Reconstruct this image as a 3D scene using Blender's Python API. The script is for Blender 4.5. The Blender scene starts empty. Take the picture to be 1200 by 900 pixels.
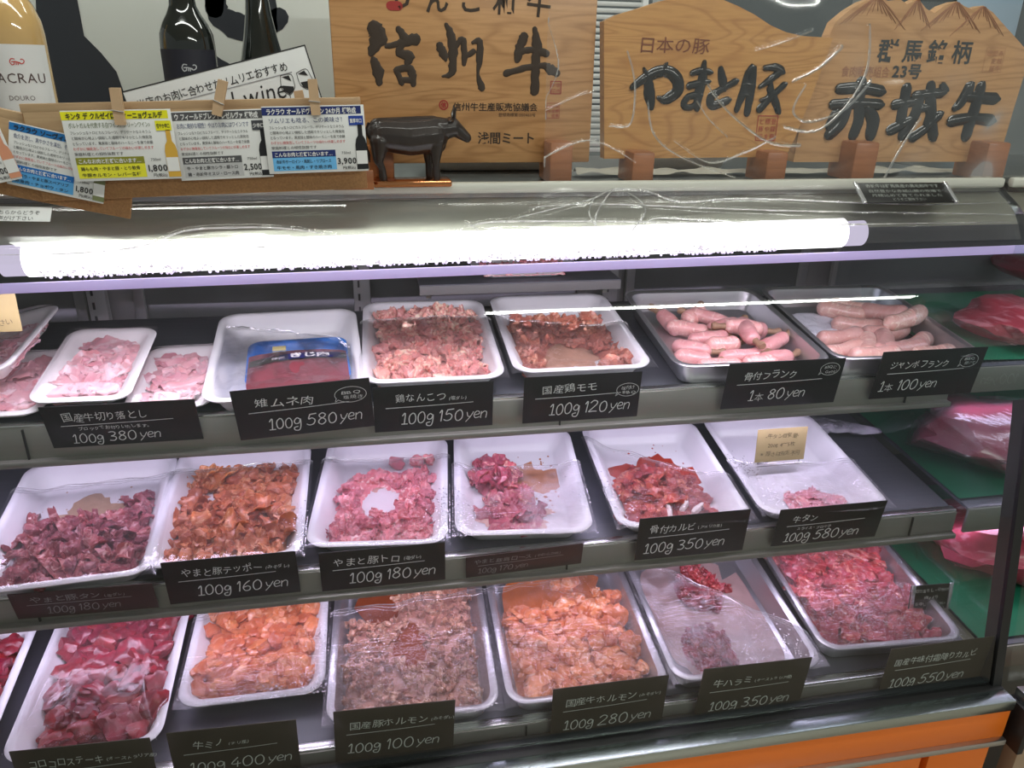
import bpy, bmesh, math, random
from mathutils import Vector, Matrix, noise
PI = math.pi
R = math.radians
scene = bpy.context.scene
COL = scene.collection

# ------------------------------------------------------------------ camera
F_PX = 900.0
PITCH, ROLL, YAW = R(22.5), R(1.04), R(10.8)
CAM = Vector((0, 0, 1.5))
fw = Vector((math.sin(YAW) * math.cos(PITCH), math.cos(YAW) * math.cos(PITCH), -math.sin(PITCH)))
r0 = Vector((math.cos(YAW), -math.sin(YAW), 0)); u0 = r0.cross(fw)
rt = r0 * math.cos(ROLL) + u0 * math.sin(ROLL); up = rt.cross(fw)
cd = bpy.data.cameras.new('camera'); cam = bpy.data.objects.new('camera', cd); COL.objects.link(cam)
cd.sensor_width = 36.0; cd.sensor_fit = 'HORIZONTAL'; cd.lens = 36.0 * F_PX / 1200.0; cd.clip_start = 0.02
cam.matrix_world = Matrix(((rt.x, up.x, -fw.x, CAM.x), (rt.y, up.y, -fw.y, CAM.y), (rt.z, up.z, -fw.z, CAM.z), (0, 0, 0, 1)))
scene.camera = cam

# ------------------------------------------------------------------ world, exposure
scene.view_settings.view_transform = 'Standard'; scene.view_settings.look = 'None'
scene.view_settings.exposure = 0.0; scene.view_settings.gamma = 1.0
scene.view_settings.use_curve_mapping = False
scene.cycles.transparent_max_bounces = 32
scene.cycles.max_bounces = 10
scene.cycles.sample_clamp_indirect = 4.0
w = bpy.data.worlds.new('shop_air'); scene.world = w; w.use_nodes = True
w.node_tree.nodes['Background'].inputs[0].default_value = (0.92, 1.0, 0.94, 1)
w.node_tree.nodes['Background'].inputs[1].default_value = 0.26


def area(name, loc, size, energy, color, target):
    l = bpy.data.lights.new(name, 'AREA'); l.shape = 'RECTANGLE'; l.size = size[0]; l.size_y = size[1]
    l.energy = energy; l.color = color
    o = bpy.data.objects.new(name, l); COL.objects.link(o); o.location = loc
    d = Vector(target) - Vector(loc)
    o.rotation_euler = d.to_track_quat('-Z', 'Y').to_euler()
    return o


LILAC = (0.84, 0.715, 1.0)
PINKISH = (0.95, 0.84, 1.0)
# shop ceiling fluorescents (rows over the aisle and over the counter)
LAMPS = ((1.9, -1.7, 44), (0.25, 0.45, 14), (0.25, 1.55, 12))
for xx, yy, e in LAMPS:
    area('ceiling_lamp_light', (xx, yy, 2.62), (2.6, 0.10), e, (0.97, 1.0, 0.93), (xx, yy, 0))
# lamps inside the case: one under the glass top, one behind each shelf lip
area('case_lamp_light', (0.17, 1.125, 1.200), (1.5, 0.03), 3.1, PINKISH, (0.17, 1.27, 0.4))
area('shelf_lamp_light', (0.02, 1.185, 0.925), (1.75, 0.018), 1.85, LILAC, (0.02, 1.19, 0.0))
area('shelf_lamp_light', (0.15, 1.095, 0.695), (1.9, 0.018), 1.8, LILAC, (0.15, 1.06, 0.0))

# ------------------------------------------------------------------ materials
MATS = {}


def new_mat(name):
    m = bpy.data.materials.new(name); m.use_nodes = True
    nt = m.node_tree; nt.nodes.clear()
    out = nt.nodes.new('ShaderNodeOutputMaterial')
    return m, nt, out


def mat(name, color, rough=0.5, metal=0.0, spec=0.5, coat=0.0, noise_amt=0.0, noise_scale=40, bump=0.0, bump_scale=200, emit=None, emit_s=0, sss=0.0):
    if name in MATS: return MATS[name]
    m, nt, out = new_mat(name)
    b = nt.nodes.new('ShaderNodeBsdfPrincipled'); nt.links.new(b.outputs[0], out.inputs[0])
    b.inputs['Base Color'].default_value = (*color, 1); b.inputs['Roughness'].default_value = rough
    b.inputs['Metallic'].default_value = metal; b.inputs['Specular IOR Level'].default_value = spec
    b.inputs['Coat Weight'].default_value = coat; b.inputs['Coat Roughness'].default_value = 0.08
    if sss: b.inputs['Subsurface Weight'].default_value = sss; b.inputs['Subsurface Scale'].default_value = 0.01
    if emit: b.inputs['Emission Color'].default_value = (*emit, 1); b.inputs['Emission Strength'].default_value = emit_s
    tc = nt.nodes.new('ShaderNodeTexCoord')
    if noise_amt:
        n = nt.nodes.new('ShaderNodeTexNoise'); n.inputs['Scale'].default_value = noise_scale; n.inputs['Detail'].default_value = 5
        nt.links.new(tc.outputs['Object'], n.inputs['Vector'])
        mx = nt.nodes.new('ShaderNodeMix'); mx.data_type = 'RGBA'
        mx.inputs[6].default_value = (*[c * (1 - noise_amt) for c in color], 1); mx.inputs[7].default_value = (*[min(1, c * (1 + noise_amt)) for c in color], 1)
        nt.links.new(n.outputs[0], mx.inputs[0]); nt.links.new(mx.outputs[2], b.inputs['Base Color'])
    if bump:
        n2 = nt.nodes.new('ShaderNodeTexNoise'); n2.inputs['Scale'].default_value = bump_scale; n2.inputs['Detail'].default_value = 4
        nt.links.new(tc.outputs['Object'], n2.inputs['Vector'])
        bp = nt.nodes.new('ShaderNodeBump'); bp.inputs['Strength'].default_value = bump; bp.inputs['Distance'].default_value = 0.002
        nt.links.new(n2.outputs[0], bp.inputs['Height']); nt.links.new(bp.outputs[0], b.inputs['Normal'])
    MATS[name] = m
    return m


def brushed(name, color, rough=0.3, stretch=(2, 200, 200), metal=1.0):
    if name in MATS: return MATS[name]
    m, nt, out = new_mat(name)
    b = nt.nodes.new('ShaderNodeBsdfPrincipled'); nt.links.new(b.outputs[0], out.inputs[0])
    b.inputs['Base Color'].default_value = (*color, 1); b.inputs['Metallic'].default_value = metal
    tc = nt.nodes.new('ShaderNodeTexCoord'); mp = nt.nodes.new('ShaderNodeMapping'); mp.inputs['Scale'].default_value = stretch
    n = nt.nodes.new('ShaderNodeTexNoise'); n.inputs['Scale'].default_value = 3; n.inputs['Detail'].default_value = 6
    nt.links.new(tc.outputs['Object'], mp.inputs[0]); nt.links.new(mp.outputs[0], n.inputs['Vector'])
    mr = nt.nodes.new('ShaderNodeMapRange'); mr.inputs[3].default_value = rough * 0.7; mr.inputs[4].default_value = rough * 1.5
    nt.links.new(n.outputs[0], mr.inputs[0]); nt.links.new(mr.outputs[0], b.inputs['Roughness'])
    MATS[name] = m
    return m


def clear(name, rough=0.02, refl=0.9, base=0.03, milky=0.0, milk_scale=30, milk_col=(0.85, 0.85, 0.9), tint=(1, 1, 1), bump=0.0, bump_scale=60, stretch=(1, 1, 1), drops=0.0, ior=1.45):
    """thin clear sheet: see-through, with surface reflection, optional fog and droplets"""
    if name in MATS: return MATS[name]
    m, nt, out = new_mat(name); N = nt.nodes; L = nt.links
    tr = N.new('ShaderNodeBsdfTransparent'); tr.inputs[0].default_value = (*tint, 1)
    gl = N.new('ShaderNodeBsdfGlossy'); gl.inputs['Roughness'].default_value = rough
    gl.inputs['Color'].default_value = (1, 1, 1, 1)
    fr = N.new('ShaderNodeFresnel'); fr.inputs[0].default_value = ior
    ma = N.new('ShaderNodeMath'); ma.operation = 'MULTIPLY_ADD'; ma.inputs[1].default_value = refl; ma.inputs[2].default_value = base
    ma.use_clamp = True
    L.new(fr.outputs[0], ma.inputs[0])
    mx = N.new('ShaderNodeMixShader'); L.new(ma.outputs[0], mx.inputs[0]); L.new(tr.outputs[0], mx.inputs[1]); L.new(gl.outputs[0], mx.inputs[2])
    last = mx
    tc = N.new('ShaderNodeTexCoord'); mp = N.new('ShaderNodeMapping'); mp.inputs['Scale'].default_value = stretch
    L.new(tc.outputs['Object'], mp.inputs[0])
    if milky:
        n = N.new('ShaderNodeTexNoise'); n.inputs['Scale'].default_value = milk_scale; n.inputs['Detail'].default_value = 3
        L.new(tc.outputs['Object'], n.inputs['Vector'])
        mr = N.new('ShaderNodeMapRange'); mr.inputs[1].default_value = 0.45; mr.inputs[2].default_value = 0.72; mr.inputs[3].default_value = 0.02; mr.inputs[4].default_value = milky
        L.new(n.outputs[0], mr.inputs[0])
        df = N.new('ShaderNodeBsdfDiffuse'); df.inputs[0].default_value = (*milk_col, 1)
        m2 = N.new('ShaderNodeMixShader'); L.new(mr.outputs[0], m2.inputs[0]); L.new(mx.outputs[0], m2.inputs[1]); L.new(df.outputs[0], m2.inputs[2])
        last = m2
    h = None
    if bump:
        nb = N.new('ShaderNodeTexNoise'); nb.inputs['Scale'].default_value = bump_scale; nb.inputs['Detail'].default_value = 3
        L.new(mp.outputs[0], nb.inputs['Vector'])
        bp = N.new('ShaderNodeBump'); bp.inputs['Strength'].default_value = bump; bp.inputs['Distance'].default_value = 0.003
        L.new(nb.outputs[0], bp.inputs['Height']); h = bp
    if drops:
        v = N.new('ShaderNodeTexVoronoi'); v.inputs['Scale'].default_value = 420
        L.new(tc.outputs['Object'], v.inputs['Vector'])
        n3 = N.new('ShaderNodeTexNoise'); n3.inputs['Scale'].default_value = 14
        L.new(tc.outputs['Object'], n3.inputs['Vector'])
        r1 = N.new('ShaderNodeMapRange'); r1.inputs[1].default_value = 0.5; r1.inputs[2].default_value = 0.62; L.new(n3.outputs[0], r1.inputs[0])
        r2 = N.new('ShaderNodeMapRange'); r2.inputs[1].default_value = 0.5; r2.inputs[2].default_value = 0.1; L.new(v.outputs[0], r2.inputs[0])
        mu = N.new('ShaderNodeMath'); mu.operation = 'MULTIPLY'; L.new(r1.outputs[0], mu.inputs[0]); L.new(r2.outputs[0], mu.inputs[1])
        b2 = N.new('ShaderNodeBump'); b2.inputs['Strength'].default_value = drops; b2.inputs['Distance'].default_value = 0.002
        L.new(mu.outputs[0], b2.inputs['Height'])
        if h: L.new(h.outputs[0], b2.inputs['Normal'])
        h = b2
    if h:
        L.new(h.outputs[0], gl.inputs['Normal']); L.new(h.outputs[0], fr.inputs['Normal'])
    L.new(last.outputs[0], out.inputs[0])
    MATS[name] = m
    return m


def meat_mat(name, base, dark, fat, fat_amt=0.5, scale=60, rough=0.32, sauce=None):
    if name in MATS: return MATS[name]
    m, nt, out = new_mat(name); N = nt.nodes; L = nt.links
    b = N.new('ShaderNodeBsdfPrincipled'); L.new(b.outputs[0], out.inputs[0])
    b.inputs['Roughness'].default_value = rough; b.inputs['Subsurface Weight'].default_value = 0.12
    b.inputs['Subsurface Scale'].default_value = 0.006; b.inputs['Subsurface Radius'].default_value = (1.0, 0.35, 0.25)
    b.inputs['Coat Weight'].default_value = 0.35; b.inputs['Coat Roughness'].default_value = 0.12
    tc = N.new('ShaderNodeTexCoord'); oi = N.new('ShaderNodeObjectInfo')
    ad = N.new('ShaderNodeVectorMath'); ad.operation = 'ADD'; L.new(tc.outputs['Object'], ad.inputs[0]); L.new(oi.outputs['Random'], ad.inputs[1])
    n1 = N.new('ShaderNodeTexNoise'); n1.inputs['Scale'].default_value = scale; n1.inputs['Detail'].default_value = 5
    L.new(ad.outputs[0], n1.inputs['Vector'])
    mr = N.new('ShaderNodeMapRange'); mr.inputs[1].default_value = 0.3; mr.inputs[2].default_value = 0.7; L.new(n1.outputs[0], mr.inputs[0])
    m1 = N.new('ShaderNodeMix'); m1.data_type = 'RGBA'; m1.inputs[6].default_value = (*dark, 1); m1.inputs[7].default_value = (*base, 1)
    L.new(mr.outputs[0], m1.inputs[0])
    n2 = N.new('ShaderNodeTexNoise'); n2.inputs['Scale'].default_value = scale * 1.3; n2.inputs['Detail'].default_value = 4; n2.inputs['Distortion'].default_value = 2.5
    mp = N.new('ShaderNodeMapping'); mp.inputs['Scale'].default_value = (1.0, 0.35, 1.0); mp.inputs['Location'].default_value = (3, 1, 7)
    L.new(ad.outputs[0], mp.inputs[0]); L.new(mp.outputs[0], n2.inputs['Vector'])
    # each piece has its own share of fat
    th = N.new('ShaderNodeMapRange'); th.inputs[3].default_value = 0.70 - 0.22 * fat_amt; th.inputs[4].default_value = 0.58 - 0.22 * fat_amt; L.new(oi.outputs['Random'], th.inputs[0])
    sb = N.new('ShaderNodeMath'); sb.operation = 'SUBTRACT'; L.new(n2.outputs[0], sb.inputs[0]); L.new(th.outputs[0], sb.inputs[1])
    mf = N.new('ShaderNodeMath'); mf.operation = 'MULTIPLY'; mf.inputs[1].default_value = 7; mf.use_clamp = True; L.new(sb.outputs[0], mf.inputs[0])
    m2 = N.new('ShaderNodeMix'); m2.data_type = 'RGBA'; m2.inputs[7].default_value = (*fat, 1)
    L.new(mf.outputs[0], m2.inputs[0]); L.new(m1.outputs[2], m2.inputs[6])
    col = m2.outputs[2]
    if sauce:
        n4 = N.new('ShaderNodeTexNoise'); n4.inputs['Scale'].default_value = scale * 0.5; n4.inputs['Detail'].default_value = 2; L.new(ad.outputs[0], n4.inputs['Vector'])
        s4 = N.new('ShaderNodeMapRange'); s4.inputs[1].default_value = 0.35; s4.inputs[2].default_value = 0.65; s4.inputs[4].default_value = 0.75; L.new(n4.outputs[0], s4.inputs[0])
        m3 = N.new('ShaderNodeMix'); m3.data_type = 'RGBA'; m3.inputs[7].default_value = (*sauce, 1); L.new(s4.outputs[0], m3.inputs[0]); L.new(col, m3.inputs[6]); col = m3.outputs[2]
    hs = N.new('ShaderNodeHueSaturation')
    hv = N.new('ShaderNodeMapRange'); hv.inputs[3].default_value = 0.84; hv.inputs[4].default_value = 1.14; L.new(oi.outputs['Random'], hv.inputs[0]); L.new(hv.outputs[0], hs.inputs['Value'])
    hh = N.new('ShaderNodeMapRange'); hh.inputs[3].default_value = 0.492; hh.inputs[4].default_value = 0.508
    L.new(oi.outputs['Random'], hh.inputs[0]); L.new(hh.outputs[0], hs.inputs['Hue'])
    L.new(col, hs.inputs['Color']); L.new(hs.outputs[0], b.inputs['Base Color'])
    n3 = N.new('ShaderNodeTexNoise'); n3.inputs['Scale'].default_value = scale * 5; n3.inputs['Detail'].default_value = 3
    L.new(ad.outputs[0], n3.inputs['Vector'])
    bp = N.new('ShaderNodeBump'); bp.inputs['Strength'].default_value = 0.35; bp.inputs['Distance'].default_value = 0.0015
    L.new(n3.outputs[0], bp.inputs['Height']); L.new(bp.outputs[0], b.inputs['Normal']); L.new(bp.outputs[0], b.inputs['Coat Normal'])
    MATS[name] = m
    return m


def wood_mat(name, light, dark, scale=9, horizontal=True, swirl=1.2):
    if name in MATS: return MATS[name]
    m, nt, out = new_mat(name); N = nt.nodes; L = nt.links
    b = N.new('ShaderNodeBsdfPrincipled'); L.new(b.outputs[0], out.inputs[0]); b.inputs['Roughness'].default_value = 0.38
    b.inputs['Coat Weight'].default_value = 0.25; b.inputs['Coat Roughness'].default_value = 0.2
    tc = N.new('ShaderNodeTexCoord'); mp = N.new('ShaderNodeMapping')
    mp.inputs['Scale'].default_value = (1.0, 3.0, 5.5) if horizontal else (5.5, 3.0, 1.0)
    L.new(tc.outputs['Object'], mp.inputs[0])
    n0 = N.new('ShaderNodeTexNoise'); n0.inputs['Scale'].default_value = 2.6; n0.inputs['Detail'].default_value = 1.5; n0.inputs['Distortion'].default_value = 0.5
    L.new(mp.outputs[0], n0.inputs['Vector'])
    mu = N.new('ShaderNodeMath'); mu.operation = 'MULTIPLY'; mu.inputs[1].default_value = scale * 14 * swirl; L.new(n0.outputs[0], mu.inputs[0])
    sn = N.new('ShaderNodeMath'); sn.operation = 'SINE'; L.new(mu.outputs[0], sn.inputs[0])
    mr = N.new('ShaderNodeMapRange'); mr.inputs[1].default_value = -1; mr.inputs[2].default_value = 1; L.new(sn.outputs[0], mr.inputs[0])
    pw = N.new('ShaderNodeMath'); pw.operation = 'POWER'; pw.inputs[1].default_value = 4; L.new(mr.outputs[0], pw.inputs[0])
    n1 = N.new('ShaderNodeTexNoise'); n1.inputs['Scale'].default_value = 60; n1.inputs['Detail'].default_value = 4
    mp2 = N.new('ShaderNodeMapping'); mp2.inputs['Scale'].default_value = (0.3, 1, 4) if horizontal else (4, 1, 0.3)
    L.new(tc.outputs['Object'], mp2.inputs[0]); L.new(mp2.outputs[0], n1.inputs['Vector'])
    m1 = N.new('ShaderNodeMix'); m1.data_type = 'RGBA'; m1.inputs[6].default_value = (*light, 1); m1.inputs[7].default_value = (*[(l * 0.45 + d * 0.55) for l, d in zip(light, dark)], 1)
    sc = N.new('ShaderNodeMath'); sc.operation = 'MULTIPLY'; sc.inputs[1].default_value = 0.8; L.new(pw.outputs[0], sc.inputs[0]); L.new(sc.outputs[0], m1.inputs[0])
    m2 = N.new('ShaderNodeMix'); m2.data_type = 'RGBA'; m2.inputs[7].default_value = (*dark, 1)
    mr2 = N.new('ShaderNodeMapRange'); mr2.inputs[1].default_value = 0.45; mr2.inputs[2].default_value = 0.8; mr2.inputs[4].default_value = 0.5; L.new(n1.outputs[0], mr2.inputs[0])
    L.new(mr2.outputs[0], m2.inputs[0]); L.new(m1.outputs[2], m2.inputs[6]); L.new(m2.outputs[2], b.inputs['Base Color'])
    MATS[name] = m
    return m


def emis(name, color, s):
    if name in MATS: return MATS[name]
    m, nt, out = new_mat(name)
    e = nt.nodes.new('ShaderNodeEmission'); e.inputs[0].default_value = (*color, 1); e.inputs[1].default_value = s
    nt.links.new(e.outputs[0], out.inputs[0]); MATS[name] = m
    return m


STEEL = brushed('stainless_steel', (0.62, 0.62, 0.63), 0.3)
STEEL_DECK = brushed('shelf_deck_steel', (0.125, 0.13, 0.155), 0.42, metal=0.45)
LIP = brushed('shelf_lip_metal', (0.30, 0.30, 0.265), 0.4, metal=0.6)
WHITE_P = mat('white_plastic_tray', (0.80, 0.80, 0.82), 0.3, spec=0.5, noise_amt=0.03, noise_scale=30)
FOAM = mat('white_foam_tray', (0.85, 0.84, 0.85), 0.5, bump=0.1, bump_scale=400)
TRAY_STEEL = mat('tray_steel', (0.55, 0.55, 0.57), 0.34, metal=0.9)
BLACK = mat('black_card', (0.005, 0.0045, 0.0045), 0.4, noise_amt=0.3, noise_scale=30)
BLACK_GLARED = mat('glared_black_card', (0.045, 0.037, 0.025), 0.45, noise_amt=0.2, noise_scale=30)  # black card with the olive-brown glare mixed into its colour
MAROON = mat('maroon_black_card', (0.045, 0.018, 0.018), 0.4, noise_amt=0.2, noise_scale=30)
CHALK = mat('white_marker', (0.78, 0.82, 0.78), 0.8)
CHALK_DIM = mat('grey_marker', (0.32, 0.31, 0.31), 0.8)
INK = mat('black_ink', (0.02, 0.02, 0.022), 0.6)
PAPER = mat('white_paper', (0.82, 0.83, 0.83), 0.45, noise_amt=0.03)
RUBBER = mat('black_rubber', (0.012, 0.012, 0.013), 0.45)
GLASS = clear('case_glass', rough=0.01, refl=1.0, base=0.01, tint=(0.93, 0.96, 0.95))
CLING = clear('cling_film', rough=0.10, refl=0.7, base=0.012, milky=0.06, milk_scale=22, milk_col=(0.9, 0.86, 0.93), bump=0.6, bump_scale=30, stretch=(1, 6, 1), drops=0.9)
CLING_DRY = clear('cling_film_clear', rough=0.08, refl=0.8, base=0.01, milky=0.04, milk_scale=20, bump=0.7, bump_scale=22, stretch=(3, 1, 1))
FOGGY = clear('foggy_film', rough=0.12, refl=0.7, base=0.015, milky=0.26, milk_scale=16, milk_col=(0.9, 0.86, 0.95), bump=0.6, bump_scale=30, stretch=(1, 5, 1), drops=1.0)
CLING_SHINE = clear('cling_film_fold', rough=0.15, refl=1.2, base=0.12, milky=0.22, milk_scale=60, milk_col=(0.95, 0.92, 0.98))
VINYL = clear('clear_vinyl', rough=0.09, refl=0.6, base=0.02, bump=0.25, bump_scale=8, milky=0.05, milk_scale=6)

CREASE_GLARE = clear('vinyl_crease_glare', rough=0.22, refl=1.0, base=0.35, milky=0.85, milk_scale=40, milk_col=(0.95, 0.95, 0.92))  # milky white, painted-in glare for the tubes along the vinyl folds

# ------------------------------------------------------------------ object helpers


def link(o):
    COL.objects.link(o); return o


def tag(o, label=None, cat=None, group=None, kind=None):
    if label: o['label'] = label
    if cat: o['category'] = cat
    if group: o['group'] = group
    if kind: o['kind'] = kind
    return o


def empty(name, loc=(0, 0, 0), M=None):
    o = link(bpy.data.objects.new(name, None)); o.empty_display_size = 0.02
    if M is not None: o.matrix_basis = M
    else: o.location = loc
    return o


class MB:
    def __init__(s): s.v = []; s.f = []; s.mi = []

    def add(s, vs, fs, M=None, mi=0):
        b = len(s.v)
        for p in vs:
            p = Vector(p); s.v.append(tuple(M @ p) if M is not None else tuple(p))
        for f in fs: s.f.append([b + i for i in f]); s.mi.append(mi)
        return s

    def box(s, c, size, bevel=0.0, M=None, mi=0, seg=2):
        bm = bmesh.new(); bmesh.ops.create_cube(bm, size=1.0)
        for v in bm.verts: v.co = Vector((v.co.x * size[0], v.co.y * size[1], v.co.z * size[2]))
        if bevel > 0:
            bmesh.ops.bevel(bm, geom=list(bm.edges), offset=bevel, segments=seg, affect='EDGES', profile=0.5)
        for v in bm.verts: v.co += Vector(c)
        bm.verts.index_update()
        s.add([v.co.copy() for v in bm.verts], [[v.index for v in f.verts] for f in bm.faces], M, mi)
        bm.free(); return s

    def lathe(s, prof, n=32, M=None, mi=0, cap=True):
        vs = []; fs = []
        for (r, z) in prof:
            for i in range(n):
                a = 2 * PI * i / n; vs.append((r * math.cos(a), r * math.sin(a), z))
        for j in range(len(prof) - 1):
            for i in range(n):
                k = (i + 1) % n; fs.append((j * n + i, j * n + k, (j + 1) * n + k, (j + 1) * n + i))
        if cap:
            fs.append(tuple(range(n))[::-1]); fs.append(tuple((len(prof) - 1) * n + i for i in range(n)))
        return s.add(vs, fs, M, mi)

    def tube(s, pts, rad, n=8, M=None, mi=0):
        pts = [Vector(p) for p in pts]; m = len(pts)
        rad = rad if isinstance(rad, (list, tuple)) else [rad] * m
        vs = []; fs = []
        t = (pts[1] - pts[0]).normalized(); a = t.orthogonal().normalized()
        for i in range(m):
            t = (pts[min(i + 1, m - 1)] - pts[max(i - 1, 0)]).normalized()
            a = (a - t * a.dot(t)).normalized(); b = t.cross(a)
            for k in range(n):
                g = 2 * PI * k / n; vs.append(pts[i] + (a * math.cos(g) + b * math.sin(g)) * rad[i])
        for i in range(m - 1):
            for k in range(n):
                q = (k + 1) % n; fs.append((i * n + k, i * n + q, (i + 1) * n + q, (i + 1) * n + k))
        fs.append(tuple(range(n))[::-1]); fs.append(tuple((m - 1) * n + k for k in range(n)))
        return s.add(vs, fs, M, mi)

    def prism(s, poly, t, M=None, mi=0):
        """poly in XZ, thickness t towards +Y"""
        n = len(poly)
        vs = [(x, 0, z) for x, z in poly] + [(x, t, z) for x, z in poly]
        fs = [tuple(range(n)), tuple(range(n, 2 * n))[::-1]] + [(i, i + n, (i + 1) % n + n, (i + 1) % n) for i in range(n)]
        return s.add(vs, fs, M, mi)

    def mesh(s, name, mats, smooth=True):
        me = bpy.data.meshes.new(name); me.from_pydata(s.v, [], s.f); me.validate()
        for m in (mats if isinstance(mats, (list, tuple)) else [mats]): me.materials.append(m)
        if len(me.polygons) == len(s.mi):
            me.polygons.foreach_set('material_index', s.mi)
        if smooth: me.shade_smooth() if hasattr(me, 'shade_smooth') else None
        bm = bmesh.new(); bm.from_mesh(me); bmesh.ops.recalc_face_normals(bm, faces=bm.faces)
        if smooth:
            for e in bm.edges:
                if len(e.link_faces) == 2 and e.calc_face_angle(0) > R(38): e.smooth = False
            for f in bm.faces: f.smooth = True
        bm.to_mesh(me); bm.free()
        return me

    def obj(s, name, mats, parent=None, M=None, smooth=True):
        o = bpy.data.objects.new(name, s.mesh(name, mats, smooth)); link(o)
        if parent is not None: o.parent = parent
        if M is not None: o.matrix_basis = M
        return o


def px(x, y, Y):
    """point of the place at depth Y seen at photo pixel (x, y) - used to measure the photo"""
    d = fw + rt * ((x - 600) / F_PX) - up * ((y - 450) / F_PX)
    return CAM + d * (Y / d.y)


def copy_thing(root, M, label=None, group=None):
    c = root.copy(); link(c); c.matrix_basis = M
    if label: c['label'] = label
    if group: c['group'] = group
    for ch in root.children:
        k = ch.copy(); link(k); k.parent = c
    return c


def T(x, y, z): return Matrix.Translation((x, y, z))


def RX(a): return Matrix.Rotation(a, 4, 'X')


def RY(a): return Matrix.Rotation(a, 4, 'Y')


def RZ(a): return Matrix.Rotation(a, 4, 'Z')


# ------------------------------------------------------------------ lettering
GLYPHS = {}
_adv = {}


def glyph(ch, off=0.0):
    k = (ch, off)
    if k in GLYPHS: return GLYPHS[k]
    c = bpy.data.curves.new('g', 'FONT'); c.body = ch; c.resolution_u = 2; c.offset = off
    o = bpy.data.objects.new('g', c); COL.objects.link(o)
    bpy.context.view_layer.update()
    dg = bpy.context.evaluated_depsgraph_get()
    me = bpy.data.meshes.new_from_object(o.evaluated_get(dg))
    vs = [(v.co.x, v.co.y) for v in me.vertices]; fs = [tuple(p.vertices) for p in me.polygons]
    bpy.data.objects.remove(o); bpy.data.curves.remove(c); bpy.data.meshes.remove(me)
    if ch == ' ': adv = 0.35
    elif ord(ch) > 0x2000: adv = 1.0 * 0.98
    else: adv = (max((v[0] for v in vs), default=0.3)) + 0.07
    GLYPHS[k] = (vs, fs, adv)
    return GLYPHS[k]


def text(mb, s, x, z, size, y=0.0, off=0.0, jitter=0.0, width=None, shear=0.0, mi=0, center=False, M=None, track=0.0):
    """lettering in the XZ plane facing -Y; x,z is the lower left of the line"""
    rng = random.Random(hash(s) % 1000 if False else len(s) * 7 + int(x * 1e4) % 97)
    cjk_h = 0.9
    tot = sum(glyph(c, off)[2] + track for c in s)
    sx = 1.0
    if width: sx = width / (tot * size)
    if center: x = x - tot * size * sx / 2
    for c in s:
        vs, fs, adv = glyph(c, off)
        a = rng.uniform(-jitter, jitter) * 0.25; dz = rng.uniform(-jitter, jitter) * size * 0.12; k = 1 + rng.uniform(-jitter, jitter) * 0.12
        ca, sa = math.cos(a), math.sin(a)
        out = []
        for (u, v) in vs:
            u2, v2 = u * ca - v * sa, u * sa + v * ca
            out.append((x + (u2 + shear * v2) * size * sx * k, y, z + dz + v2 * size * k))
        mb.add(out, fs, M, mi); x += (adv + track) * size * sx
    return x


STROKES = {
    '0': ([[(.3, 1), (.1, .8), (.05, .45), (.15, .08), (.35, 0), (.55, .2), (.58, .6), (.45, .93), (.3, 1)]], .72),
    '1': ([[(.05, .78), (.2, 1), (.2, 0)]], .38),
    'I': ([[(.05, .78), (.25, 1), (.25, 0)], [(.05, 0), (.5, 0)]], .55),
    '2': ([[(.05, .8), (.25, 1), (.5, .9), (.5, .65), (.2, .25), (.02, 0), (.3, .03), (.58, .02)]], .72),
    '3': ([[(.05, .95), (.3, 1), (.5, .85), (.4, .6), (.2, .52), (.45, .45), (.56, .25), (.4, .02), (.1, .05)]], .7),
    '4': ([[(.4, 1), (.05, .35), (.6, .35)], [(.42, .6), (.42, 0)]], .7),
    '5': ([[(.2, .95), (.12, .55), (.35, .62), (.55, .4), (.45, .08), (.2, 0), (.02, .1)], [(.2, .95), (.6, 1)]], .72),
    '6': ([[(.45, 1), (.2, .75), (.05, .35), (.2, .02), (.45, .05), (.52, .3), (.35, .48), (.12, .38)]], .66),
    '7': ([[(.05, .95), (.55, .98), (.3, .45), (.22, 0)]], .64),
    '8': ([[(.5, .85), (.3, 1), (.1, .85), (.15, .65), (.45, .45), (.52, .2), (.3, 0), (.08, .15), (.12, .42), (.42, .65), (.5, .85)]], .68),
    '9': ([[(.5, .8), (.3, 1), (.08, .8), (.15, .55), (.4, .58), (.5, .8), (.42, .3), (.3, 0)]], .62),
    'g': ([[(.48, .7), (.25, .85), (.05, .6), (.15, .35), (.4, .4), (.5, .75), (.52, .1), (.4, -.25), (.1, -.22), (.05, 0), (.3, .08)]], .64),
    'y': ([[(.05, .62), (.15, .25), (.3, .22)], [(.5, .65), (.3, .15), (.05, -.25)]], .52),
    'e': ([[(.08, .32), (.4, .4), (.38, .6), (.2, .65), (.05, .35), (.18, .05), (.45, .12)]], .5),
    'n': ([[(.05, .6), (.05, .02)], [(.05, .4), (.25, .62), (.42, .5), (.42, .02)]], .5),
    ' ': ([], .45),
}


def crom(P, n=5):
    """Catmull-Rom through the points (any dimension)"""
    if len(P) < 3: n2 = 4; return [tuple(a + (b - a) * i / n2 for a, b in zip(P[0], P[1])) for i in range(n2 + 1)]
    out = []
    Q = [P[0]] + list(P) + [P[-1]]
    for i in range(1, len(Q) - 2):
        for k in range(n):
            t = k / n
            out.append(tuple(0.5 * ((2 * b) + (-a + c) * t + (2 * a - 5 * b + 4 * c - d) * t * t + (-a + 3 * b - 3 * c + d) * t ** 3) for a, b, c, d in zip(Q[i - 1], Q[i], Q[i + 1], Q[i + 2])))
    out.append(tuple(P[-1]))
    return out


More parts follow.
